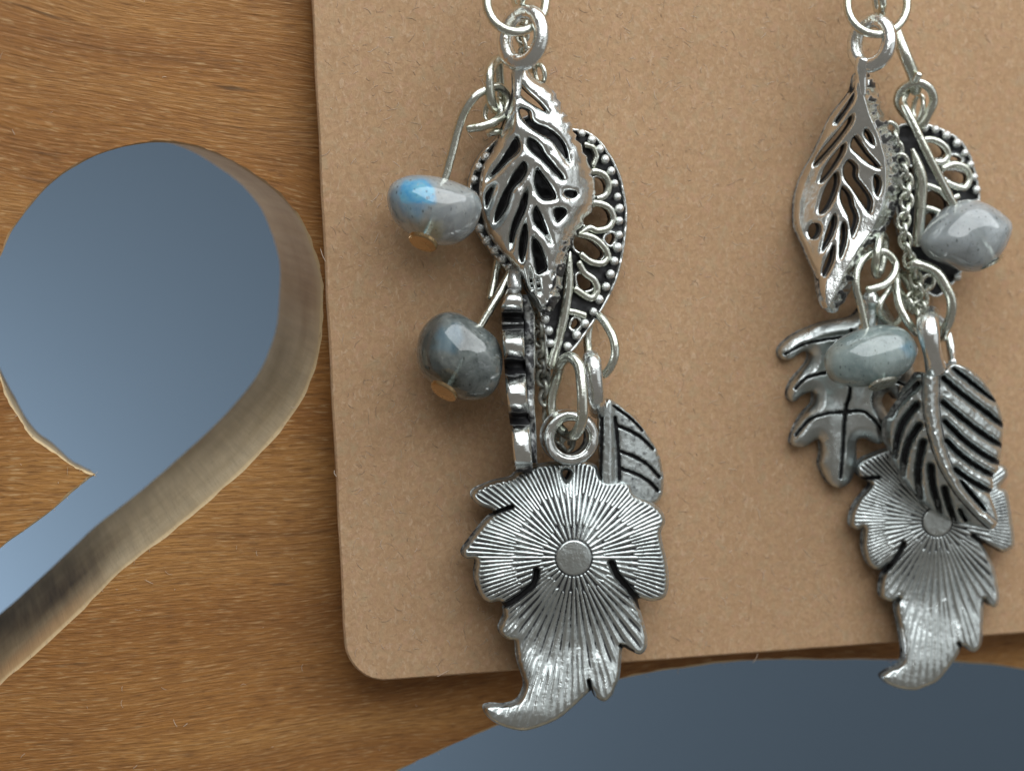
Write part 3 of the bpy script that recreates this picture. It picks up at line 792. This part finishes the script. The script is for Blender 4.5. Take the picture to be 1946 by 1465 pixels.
tube('leaf_stalk', lob, [(979, 548, 3.4), (978, 530, 3.2), (982, 512, 2.6)], 12, M_SILVER, pat=.3)

# second bead
bB = bead(E1, 'dark grey speckled stone bead', zb2([(430, 155), (600, 165), (750, 240), (900, 330), (1050, 450), (1120, 580), (1150, 700), (1140, 900), (1080, 1100), (960, 1230), (780, 1270), (600, 1255), (450, 1180),
     (280, 1060), (130, 900), (85, 700), (95, 550), (150, 380), (280, 230)]), 3.2, 2.5, M_STONE[1],
     [(zb2([(330, 330), (520, 300), (560, 400), (480, 560), (420, 640), (250, 600), (260, 480)]), .18, 8)], None, 23)
tube('head_pin', bB, [(858, 720, 3.2), (912, 620, 3.0), (947, 562, 2.8), (972, 515, 2.3)], 7.5)
disc(bB, (843, 747), 28, 11, 31, 5.2, -.85, M_GOLD)
tube('wire_end', E1, [(948, 488, 1.0), (943, 512, 1.3), (938, 540, 1.7), (932, 566, 2.0)], 7.5)

# rings, stalk and veined leaf, ribbed leaf
tube('jump_ring', E1, z4([(1100, 640, 2.4), (1130, 545, 3.4), (1195, 512, 4.2), (1250, 575, 4.8), (1268, 700, 5.2), (1275, 830, 5.4), (1270, 950, 5.2), (1225, 1045, 4.2), (1165, 1045, 3.0), (1075, 950, 2.2), (1058, 800, 2.0)]), 9.6, closed=True, pat=.1)
tube('jump_ring', E1, z4([(1390, 225, 2.0), (1465, 325, 2.8), (1500, 430, 3.2), (1490, 535, 3.2), (1430, 625, 2.8), (1350, 600, 2.0), (1310, 420, 1.2), (1330, 260, 1.2)]), 7.6, closed=True, pat=.15)
vl_out = z4([(1425, 850), (1460, 800), (1540, 850), (1650, 950), (1750, 1080), (1812, 1200), (1838, 1330), (1835, 1450), (1800, 1520), (1720, 1540), (1560, 1530), (1440, 1480), (1400, 1400), (1395, 1150), (1395, 920)])
vl_base = lambda u, v: 2.3 - .9 * np.clip((u - 1160) / 90, -.4, 1.2) ** 2 + .35 * sstep(1172, 1158, u)
vl_rel = grooves([(z4([(1500, 930), (1520, 1100), (1535, 1400)]), 3.4), (z4([(1410, 900), (1400, 1400)]), 3.5), (z4([(1510, 985), (1600, 1020), (1690, 1075), (1765, 1150)]), 3.4), (z4([(1540, 1165), (1640, 1205), (1730, 1260), (1808, 1345)]), 3.4),
                  (z4([(1545, 1285), (1640, 1320), (1730, 1370), (1800, 1440)]), 3.4), (z4([(1490, 850), (1600, 930), (1690, 1020)]), 2.4)], 3, .35, 5)
def vl_rel2(u, v, d):
    a, b = vl_rel(u, v, d); n_ = noise(u, v, 7, 12)
    return a + .015 * n_, b + .18 + .3 * sstep(.1, .6, n_) * sstep(1170, 1180, u)
vl = plate('veined_leaf_charm', E1, vl_out, [], vl_base, .8, M_RIB, 1.8, 8, .25, vl_rel2, wallpat=.2)
tube('charm_bail', vl, z4([(1330, 560, 2.2), (1336, 520, 3.2), (1345, 560, 4.2), (1356, 680, 4.4), (1368, 790, 4.0), (1378, 840, 3.2), (1382, 880, 2.2)]), 15.5, M_SILVER, pat=.12)

rl_out = [(984, 897), (973, 906), (946, 912), (928, 918), (903, 930), (898, 944), (912, 961), (937, 971), (917, 996), (892, 1028), (879, 1049), (886, 1061), (905, 1064), (903, 1094), (912, 1128), (929, 1144),
          (950, 1142), (957, 1154), (960, 1169), (950, 1192), (954, 1207), (968, 1215), (981, 1219), (984, 1248), (990, 1271), (998, 1297), (995, 1316), (984, 1332), (961, 1339), (934, 1338), (921, 1345), (928, 1363),
          (954, 1379), (991, 1388), (1025, 1381), (1063, 1364), (1093, 1339), (1114, 1319), (1126, 1311), (1134, 1326), (1149, 1332), (1163, 1321), (1170, 1304), (1178, 1284), (1181, 1250), (1184, 1230), (1198, 1236),
          (1216, 1243), (1228, 1232), (1230, 1212), (1223, 1180), (1215, 1152), (1214, 1137), (1236, 1142), (1257, 1138), (1268, 1126), (1271, 1094), (1266, 1060), (1256, 1014), (1264, 993), (1259, 973), (1240, 955),
          (1206, 938), (1198, 920), (1179, 912), (1153, 914), (1140, 904), (1133, 884), (1110, 876), (1075, 876), (1040, 880), (1012, 886)]
rl_holes = [[(1069, 898), (1076, 893), (1084, 898), (1076, 912)]]
slits = [(z5([(425, 625), (410, 690), (350, 745), (280, 790), (235, 800)]), 6.5), (z5([(805, 585), (830, 640), (880, 700), (925, 760), (945, 800)]), 7.0),
         (z5([(300, 300), (215, 330), (170, 345)]), 4.0), (z5([(690, 1180), (700, 1230), (705, 1270)]), 4.0), (z5([(850, 1000), (880, 1010), (910, 1030)]), 4.0)]
slit_fn = grooves(slits, 6, .8, 3)
rc = (1090.6, 1059.5)
rl_rib = rib_fn(rc, 34.5, 32, 60, lambda u, v, r: (.95 - .25 * sstep(1130, 1220, v) - .22 * sstep(1250, 1340, v)) * (.75 + .4 * noise(u, v, 40, 11)))
def rl_base(u, v):
    r = np.hypot(u - rc[0], v - rc[1])
    return 3.6 + .55 * np.cos(np.clip(r / 210, 0, 1) * 3.0) - .9 * sstep(1000, 890, v) * .6 + 1.5 * sstep(1130, 1385, v) + .05 * noise(u, v, 30, 7)
def rl_rel(u, v, d):
    a, b = rl_rib(u, v, d); c_, e_ = slit_fn(u, v, d)
    keep = 1 - e_
    amp = 1 - .45 * sstep(1150, 1290, v)
    return a * keep * amp + c_ + lobed(u, v, d, 22), np.maximum(b * keep, e_ * 1.0) + .45 * sstep(4.0, 1.0, d + 2 * noise(u, v, 8, 3))
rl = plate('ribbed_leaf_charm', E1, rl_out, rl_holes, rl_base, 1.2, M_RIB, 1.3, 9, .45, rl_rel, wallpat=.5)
def collar(parent, c, ro, ri_, w):
    t = [(c[0] + ro * math.cos(a), c[1] + ro * math.sin(a)) for a in np.linspace(0, 2 * math.pi, 24, endpoint=False)]
    h = [(c[0] + ri_ * math.cos(a), c[1] + ri_ * math.sin(a)) for a in np.linspace(0, 2 * math.pi, 20, endpoint=False)]
    def rel(u, v, d):
        r = np.hypot(u - c[0], v - c[1]); g = np.exp(-((r - ri_ - 4) / 2.2) ** 2)
        return -.10 * g, .5 * g
    return plate('hanging_collar', parent, t, [h], lambda u, v: np.full(u.shape, w) + .1 * noise(u, v, 20, 2), 1.3, M_SILVER, 1.6, 8, .35, rel, holepat=.6)
collar(rl, (1086, 832), 52, 32, 3.7)

# ================================================================== RIGHT EARRING
E2 = empty('earring', (0, 0, 0), 'silver leaf earring whose ribbed leaf is half covered by a feather-veined leaf', 'earring', 'pair of dangling leaf earrings')
y6 = lambda p: zm(p, 4.176, 1480, 0)
y7 = lambda p: zm(p, 3.256, 1470, 250)
y8 = lambda p: zm(p, 1.9033, 1460, 560)
y9 = lambda p: zm(p, 3.661, 1660, 660)
ya = lambda p: zm(p, 6.105, 1660, 260)
yb = lambda p: zm(p, 5.23, 1600, 460)
ring('jump_ring', E2, (1667, 8), 57, 58, 0, 4.4, .9, 100, 7.6)
tube('chain_link', E2, [(1668, -30, 3.0), (1675, -10, 4.2), (1677, 12, 4.2), (1674, 30, 3.2), (1668, 20, 2.4), (1664, -15, 2.4)], 7.5, closed=True)
ring('chain_link', E2, (1668, -60), 20, 36, 4, 4.0, .9, 60, 5.5)
ring('chain_link', E2, (1668, -112), 9, 30, 0, 4.0, 1.0, 0, 5.5)
tube('ear_wire', E2, [(1668, -134, 3.2), (1690, -156, 3.6), (1682, -190, 3.6), (1664, -214, 2.8), (1660, -315, 2.2), (1664, -415, 1.4), (1672, -465, .2), (1674, -475, -1.0)], 7)

c2_out = [(1628, 144), (1620, 174), (1588, 215), (1571, 249), (1549, 296), (1530, 330), (1517, 367), (1513, 404), (1516, 434), (1528, 461), (1544, 499), (1555, 522), (1559, 557), (1570, 586), (1581, 595),
          (1597, 582), (1622, 542), (1654, 480), (1684, 440), (1702, 397), (1713, 351), (1708, 305), (1699, 268), (1688, 235), (1674, 196), (1663, 156), (1650, 138), (1638, 136)]
c2_holes = [y6(h) for h in (
    [(605, 725), (602, 790), (540, 890), (460, 985), (443, 970), (500, 880), (560, 790)],
    [(590, 905), (580, 980), (500, 1095), (400, 1210), (300, 1315), (275, 1300), (330, 1205), (440, 1075), (540, 950)],
    [(525, 1135), (520, 1210), (450, 1330), (390, 1410), (340, 1455), (325, 1430), (370, 1320), (450, 1210)],
    [(690, 1020), (740, 1070), (762, 1150), (720, 1130), (680, 1070)],
    [(615, 1080), (670, 1150), (720, 1220), (800, 1310), (790, 1335), (700, 1290), (620, 1220), (575, 1170), (580, 1120)])]
c2_holes += [y7(h) for h in (
    [(390, 250), (405, 310), (380, 400), (340, 480), (300, 512), (278, 490), (300, 400), (340, 310)],
    [(470, 175), (520, 220), (520, 280), (570, 350), (612, 420), (605, 490), (590, 505), (550, 450), (490, 360), (440, 290), (435, 220)],
    [(625, 270), (655, 280), (668, 330), (650, 395), (630, 380), (620, 320)],
    [(430, 340), (480, 390), (500, 460), (525, 530), (510, 600), (485, 655), (475, 610), (460, 530), (420, 440), (415, 380)],
    [(230, 575), (280, 570), (295, 610), (270, 660), (230, 660), (215, 620)],
    [(380, 505), (388, 570), (360, 660), (310, 740), (295, 745), (310, 670), (345, 570)],
    [(435, 555), (455, 600), (450, 690), (420, 780), (405, 770), (410, 680), (420, 590)],
    [(375, 690), (380, 760), (350, 850), (320, 900), (300, 880), (315, 810), (350, 740)])]
edge2 = xat(y6([(655, 560), (658, 620), (670, 750), (720, 920), (790, 1080), (838, 1250), (850, 1400)]) + y7([(692, 300), (690, 380), (655, 500), (600, 620), (520, 730), (440, 870), (375, 1010), (325, 1110)]))
c2l = xat([(1622, 130), (1624, 172), (1588, 215), (1571, 249), (1549, 297), (1528, 333), (1516, 367), (1513, 404), (1516, 434), (1528, 459), (1544, 499), (1556, 520), (1559, 557), (1571, 588), (1576, 600)])
def c2_base(u, v):
    e = edge2(v); L_ = c2l(v)
    t = np.clip((e - u) / 190, 0, 1); k = np.clip((u - e), 0, 60)
    wdt = np.clip(e - L_, 20, 200); q = np.clip((e - u) / wdt, 0, 1)
    env = np.sin(np.clip((v - 100) / 520, 0, 1) * math.pi) ** .7
    return 4.7 - 3.0 * t - .9 * env * sstep(.62, 1.0, q) - .055 * k ** 1.05 + .05 * noise(u, v, 26, 31)
def c2_rel(u, v, d):
    e = edge2(v); k = sstep(1, 7, u - e)
    b = noise(u + v * .3, v, 9, 14) * .5 + noise(u, v, 5, 19) * .4
    return k * b * .35, k * sstep(-.12, .3, b) * .85
cage2 = plate('openwork_leaf_charm', E2, c2_out, c2_holes, c2_base, 1.0, M_SILVER, 1.6, 9, .32, c2_rel, wallpat=.3, shrink=.8, jag=lambda u, v: (2.6 * np.sin(v * .30) + 2 * noise(v, v * 0, 8, 3)) * (u > edge2(v)) * (v > 150))
ring('charm_bail', cage2, (1657, 82), 32, 43, 16, 4.6, 1.0, 0, 13.5, M_SILVER)

tube('charm_stem', cage2, [(1641, 118, 4.6, 15), (1637, 132, 4.6, 12), (1638, 150, 4.5, 9), (1640, 180, 4.5, 6)], 10, M_SILVER)
f2_out = [(1705, 240), (1735, 232), (1767, 236), (1801, 249), (1827, 266), (1846, 295), (1858, 335), (1864, 370), (1864, 420), (1855, 460), (1842, 495), (1826, 522), (1806, 548), (1780, 566), (1755, 550), (1735, 510),
          (1716, 460), (1700, 400), (1694, 340), (1696, 280)]
f2_holes = [ya([(590, 80), (700, 85), (790, 130), (812, 200), (740, 225), (650, 180)]), ya([(830, 430), (930, 410), (1060, 450), (1065, 515), (1000, 520), (900, 480)]),
            ya([(640, 660), (740, 670), (830, 740), (840, 820), (760, 850), (640, 770)]), ya([(620, 920), (700, 930), (640, 1040), (600, 1080)]), ya([(400, 400), (440, 400), (430, 560), (380, 560)]), ya([(930, 240), (1000, 270), (960, 300), (910, 270)])]
f2_base = lambda u, v: 1.5 + .4 * (1 - ((u - 1780) / 90) ** 2)
fil2 = plate('filigree_leaf_charm', E2, f2_out, f2_holes, f2_base, .7, M_SILVER, 2.0, 3, .12, fil_rel, wallpat=.2, shrink=-3.2)
granules(fil2, [(1756, 243), (1777, 246), (1798, 257), (1818, 272), (1833, 291), (1844, 313), (1851, 337), (1855, 361), (1856, 386), (1819, 526), (1836, 500), (1847, 474), (1800, 542)], lambda u, v: float(f2_base(np.array(u), np.array(v))) + .04, 9.2)
f2w = lambda pts, dz=.05: [(p[0], p[1], float(f2_base(np.array(p[0]), np.array(p[1]))) + dz) for p in ya(pts)]
tube('scroll', fil2, f2w([(575, 40), (680, 35), (800, 90), (865, 190), (820, 285), (720, 295), (650, 250)]), 6.5)
tube('scroll', fil2, f2w([(800, 370), (930, 320), (1060, 360), (1115, 470), (1060, 590), (960, 580), (850, 530)]), 6.5)
tube('scroll', fil2, f2w([(600, 560), (690, 590), (790, 640), (870, 720), (980, 690)]), 6.0)
tube('scroll', fil2, f2w([(610, 830), (690, 850), (770, 890), (820, 950)]), 6.5)
tube('midrib', fil2, [(p[0], p[1], 2.4, r) for p, r in zip(ya([(450, 150), (500, 300), (545, 480), (545, 700), (535, 900), (520, 1100), (500, 1250)]), (4, 9, 12, 11.5, 11, 10, 9))], 10)

# links, pins and beads
tube('chain_link', E2, y6([(930, 250, 2.6), (970, 360, 3.2), (1020, 480, 3.4), (1075, 620, 3.2), (1085, 720, 2.6)]), 11.5, M_WIRE)
tube('link_prong', E2, y6([(1085, 640, 3.6), (1112, 590, 4.0)]), 7)
tube('jump_ring', E2, y6([(945, 820, 2.0), (980, 710, 2.6), (1090, 655, 3.2), (1195, 700, 3.2), (1230, 800, 3.0), (1190, 900, 2.8), (1130, 990, 2.4), (1050, 960, 1.8)]), 8.2, closed=True)
ring('chain_link', E2, (1745, 205), 9, 24, 8, 2.2, .4, 0, 5)
bC = bead(E2, 'pale grey pointed stone bead', y7([(920, 690), (960, 600), (1040, 500), (1130, 440), (1220, 420), (1320, 450), (1420, 520), (1456, 580), (1430, 680), (1380, 770), (1280, 860), (1180, 868), (1080, 830), (970, 780)]), 3.6, 2.4, M_STONE[2], None, None, 31)
tube('head_pin', bC, [(1881, 500, 3.4), (1850, 450, 3.5), (1814, 391, 3.7), (1770, 306, 3.9), (1729, 222, 3.4), (1716, 196, 2.8), (1722, 176, 2.4)], 7.2)
disc(bC, (1881, 503), 27, 4.5, -27, 3.6, 1.6, M_WIRE)

def fine_chain(pts, E_=None, pat=.15):
    P = smooth(pts, 12, False); s = np.concatenate([[0], np.cumsum(np.linalg.norm(np.diff(P[:, :2], axis=0), axis=1))]); k = 0; t = 8
    while t < s[-1] - 4:
        c = [np.interp(t, s, P[:, i]) for i in range(3)]; c2 = [np.interp(t + 3, s, P[:, i]) for i in range(3)]
        rot = math.degrees(math.atan2(c2[1] - c[1], c2[0] - c[0])) - 90
        flat = k % 2 == 0
        ring('chain_link', E_ or E2, (c[0], c[1]), 11 if flat else 4.5, 15, rot + random.uniform(-10, 10), c[2], .15 if flat else .42, 0, 4.0, M_WIRE, 20, pat)
        t += 19; k += 1
fine_chain([(1712, 300, 2.9), (1722, 345, 2.9), (1722, 390, 3.0), (1716, 430, 3.0), (1722, 465, 3.0), (1730, 500, 2.9), (1742, 535, 2.8), (1752, 570, 2.6), (1756, 600, 2.4)])
fine_chain([(1690, 240, 2.4), (1700, 262, 2.4), (1706, 300, 2.4)])
fine_chain([(1768, 530, 2.4), (1752, 550, 2.4), (1730, 575, 2.4), (1738, 600, 2.4)])

# lobed leaf
ml_out = [(1655, 560), (1640, 580), (1618, 602), (1565, 613), (1513, 634), (1484, 660), (1484, 680), (1502, 683), (1526, 668), (1539, 671), (1534, 691), (1506, 725), (1497, 749), (1507, 764), (1528, 749), (1546, 745),
          (1547, 765), (1528, 786), (1509, 820), (1506, 845), (1528, 849), (1555, 834), (1562, 854), (1560, 886), (1576, 917), (1597, 927), (1618, 912), (1628, 875), (1628, 840), (1644, 833), (1670, 844), (1686, 828), (1691, 796), (1676, 762),
          (1690, 745), (1707, 760), (1724, 740), (1736, 715), (1734, 690), (1720, 640), (1690, 590), (1675, 565)]
ml_rel0 = grooves([(y8([(300, 130), (297, 340), (280, 420), (270, 560), (262, 660)]), 3.6), (y8([(100, 508), (150, 452), (220, 427), (278, 425)]), 3.2), (y8([(278, 425), (340, 420), (390, 460), (415, 500)]), 3.2),
                   (y8([(100, 340), (140, 300), (220, 280), (295, 280)]), 3.2), (y8([(60, 215), (150, 172), (300, 150)]), 3.0), (y8([(400, 300), (450, 310), (500, 330)]), 3.0)], 3, .42, 9)
def ml_rel(u, v, d):
    a, b = ml_rel0(u, v, d)
    return a + .5 * sstep(0, 24, d) + .06 * noise(u, v, 20, 20), b * .95 + .35 * sstep(3, 1, d)
ml = plate('lobed_leaf_charm', E2, ml_out, [], lambda u, v: 1.3 + .25 * noise(u, v, 60, 13) + .002 * (u - 1600), .9, M_RIB, 1.8, 10, .35, ml_rel, wallpat=.6)
tube('leaf_stalk', ml, yb([(230, 900, 2.2, 16), (270, 800, 2.4, 15), (290, 660, 2.6, 14), (290, 560, 2.8, 18), (330, 540, 2.8, 10)]), 14, M_SILVER, pat=.05)

bD = bead(E2, 'flat oval grey-green stone bead', y8([(210, 240), (230, 190), (300, 140), (400, 110), (480, 120), (525, 170), (532, 210), (500, 270), (430, 310), (330, 335), (250, 322), (218, 290)]), 4.3, 2.1, M_STONE[3],
     [(y8([(430, 175), (480, 160), (520, 190), (500, 215), (450, 210)]), .22, 5)], None, 43)
tube('head_pin', bD, [(1672, 722, 4.2), (1658, 670, 4.2), (1645, 622, 4.2)] + y7([(540, 1080, 4.2), (512, 960, 4.2), (520, 850, 4.0), (580, 770, 3.8), (680, 742, 3.6), (752, 810, 3.6), (742, 890, 4.0), (680, 950, 4.4), (585, 978, 4.5)]), 6.8)
disc(bD, (1677, 733), 29, 8, -15, 5.4, -.8, M_WIRE)
tube('chain_link', E2, y7([(665, 640, 3.2), (645, 720, 4.2), (632, 800, 4.3), (628, 870, 3.6), (650, 880, 2.8), (680, 780, 2.4), (690, 680, 2.4)]), 7.5, closed=True, pat=.15)
tube('jump_ring', E2, y7([(745, 960, 2.6), (690, 1010, 3.0), (655, 1080, 3.2), (670, 1150, 3.0), (740, 1195, 2.6), (800, 1120, 2.0), (800, 1020, 2.0)]), 6.0, closed=True, pat=.15)
tube('jump_ring', E2, yb([(560, 290, 2.2), (545, 440, 3.2), (560, 590, 3.6), (620, 740, 3.9), (705, 860, 4.0), (770, 900, 3.2), (760, 700, 2.2), (660, 420, 1.8)]), 7.4, closed=True, pat=.1)
tube('jump_ring', E2, yb([(700, 230, 3.2), (830, 240, 3.6), (950, 310, 3.9), (1030, 440, 4.1), (1085, 560, 4.2), (1090, 700, 4.0), (1040, 850, 3.6), (980, 950, 2.6), (900, 900, 1.6), (800, 700, 1.3), (700, 400, 1.8)]), 9.4, closed=True)

fl_out = y9([(345, 185), (280, 240), (180, 360), (120, 480), (105, 600), (130, 720), (170, 830), (230, 930), (330, 1060), (430, 1140), (560, 1210), (680, 1240), (780, 1262), (830, 1262), (862, 1220), (855, 1150), (820, 1050), (812, 1010), (832, 975),
             (832, 900), (862, 860), (880, 780), (895, 660), (902, 540), (882, 440), (840, 350), (780, 250), (700, 170), (620, 125), (550, 118), (490, 160), (440, 185)])
fl_mid = smooth(y9([(400, 170), (400, 400), (430, 600), (490, 800), (590, 980), (700, 1110), (790, 1200), (832, 1235)]), 6, False)
FLG = [(y9(g), h * 1.25) for g, h in (
    ([(560, 150), (700, 260), (840, 372)], 3.0), ([(485, 215), (620, 330), (780, 450), (895, 545)], 3.8), ([(480, 380), (600, 480), (740, 590), (890, 685)], 4.0), ([(495, 515), (600, 620), (740, 730), (870, 805)], 4.0),
    ([(510, 650), (600, 745), (720, 830), (835, 895)], 4.0), ([(565, 850), (680, 930), (815, 1003)], 4.0), ([(610, 950), (690, 1050), (755, 1130)], 6.0),
    ([(310, 250), (200, 360), (125, 470)], 3.6), ([(300, 400), (220, 500), (170, 620), (150, 745)], 4.2), ([(315, 545), (250, 650), (215, 760), (203, 880)], 4.4), ([(345, 660), (315, 800), (310, 930), (325, 1045)], 4.6),
    ([(400, 825), (410, 950), (440, 1060), (462, 1150)], 4.4), ([(495, 980), (520, 1080), (560, 1195)], 4.2), ([(600, 1130), (640, 1200)], 2.5))]
fl_gro = grooves(FLG, 4, .85, 15); fl_lines = [g for g, h in FLG]
def fl_side(u, v):
    L = fl_mid; c = np.interp(v, L[:, 1], L[:, 0]); return u - c
def fl_base(u, v):
    s = fl_side(u, v); d = np.minimum(np.abs(s), 130)
    return 5.0 - np.where(s > 0, .010 * d + .00004 * d * d, .013 * d + .00006 * d * d) - .5 * sstep(930, 1010, v)
def fl_rel(u, v, d):
    a, b = fl_gro(u, v, d); k = pdist(u, v, fl_mid); wd = 16 - 6 * sstep(720, 960, v)
    on = sstep(wd, wd - 2.5, k); ridge = .55 * np.sqrt(np.clip(1 - (k / (wd + .01)) ** 2, 0, 1))
    crease = np.exp(-((k - wd - 1) / 2) ** 2) * .8
    gd = np.min([pdist(u, v, smooth(g_, 4, False)) for g_ in fl_lines], 0)
    ripple = .05 * noise(u, v, 7, 22) + .34 * sstep(2, 13, gd)
    return a * (1 - on) + ridge + ripple, np.maximum(b * (1 - on), crease)
fl = plate('veined_leaf_charm', E2, fl_out, [], fl_base, 1.0, M_RIB, 1.5, 9, .45, fl_rel, wallpat=.5)
tube('charm_bail', fl, yb([(900, 700, 2.6, 13), (870, 730, 4.0, 17), (855, 800, 5.4, 20), (865, 920, 6.0, 20), (885, 1040, 6.0, 17), (910, 1160, 5.6, 17), (930, 1250, 5.2, 19)]), 18, M_SILVER)
tube('charm_bail', fl, yb([(900, 710, 2.4), (1000, 800, 2.0), (1060, 950, 2.2), (1085, 1080, 2.6), (1100, 1200, 3.4)]), 8, M_SILVER)

r2_out = [(1628, 888), (1640, 872), (1660, 862), (1690, 852), (1740, 840), (1800, 850), (1850, 870), (1880, 880), (1897, 880), (1912, 888), (1915, 905), (1900, 925), (1914, 935), (1922, 980), (1928, 1030), (1920, 1044), (1903, 1049), (1885, 1040), (1866, 1032),
          (1880, 1058), (1891, 1086), (1899, 1136), (1892, 1153), (1880, 1150), (1870, 1138), (1868, 1180), (1866, 1220), (1856, 1236), (1845, 1237), (1830, 1227), (1818, 1248), (1786, 1290), (1760, 1304), (1738, 1311), (1706, 1307), (1684, 1297), (1676, 1285), (1690, 1273),
          (1713, 1262), (1718, 1240), (1713, 1200), (1704, 1154), (1710, 1136), (1696, 1143), (1678, 1136), (1675, 1118), (1680, 1090), (1688, 1072), (1670, 1083), (1652, 1072), (1642, 1040), (1643, 1003), (1630, 1007), (1618, 997), (1622, 970), (1634, 948), (1656, 920), (1636, 908)]
r2c = (1781.5, 991)
r2_slit = grooves([(y8([(490, 900), (470, 940), (440, 980), (420, 1000)]), 5.0), (y8([(740, 870), (790, 905), (850, 940)]), 5.0), (y8([(690, 1260), (700, 1285)]), 3.5), (y8([(330, 665), (400, 660)]), 4.0)], 5, .6, 33)
r2_rib = rib_fn(r2c, 28.5, 32, 52, lambda u, v, r: (.85 - .45 * sstep(1040, 1120, v) - .15 * sstep(1150, 1230, v)) * (.75 + .35 * noise(u, v, 40, 14)), .04)
def r2_base(u, v):
    r = np.hypot(u - r2c[0], v - r2c[1])
    return 2.3 + .45 * np.cos(np.clip(r / 190, 0, 1) * 3.0) + 1.3 * sstep(1060, 1300, v) + .03 * noise(u, v, 30, 17)
def r2_rel(u, v, d):
    a, b = r2_rib(u, v, d); c_, e_ = r2_slit(u, v, d); amp = 1 - .4 * sstep(1100, 1220, v)
    return a * (1 - e_) * amp + c_ + lobed(u, v, d, 18), np.maximum(b * (1 - e_), e_) + .4 * sstep(3, 1, d)
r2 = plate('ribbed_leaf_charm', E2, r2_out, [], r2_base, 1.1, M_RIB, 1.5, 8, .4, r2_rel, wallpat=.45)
collar(r2, (1790, 812), 40, 25, 2.2)

# fine chain that hangs behind the edge-on leaf of the first earring
fine_chain([(1020, 560, 1.4), (1026, 640, 1.5), (1032, 720, 1.6), (1046, 800, 1.8), (1064, 850, 1.8), (1084, 838, 1.6), (1092, 826, 1.6)], E1, .4)
fine_chain([(1030, 700, 1.0), (1044, 770, 1.0), (1052, 850, 1.2)], E1, .45)
fine_chain([(1000, 22, 2.6), (992, 60, 2.6), (996, 95, 2.4), (1010, 128, 2.2)], E1, .2)
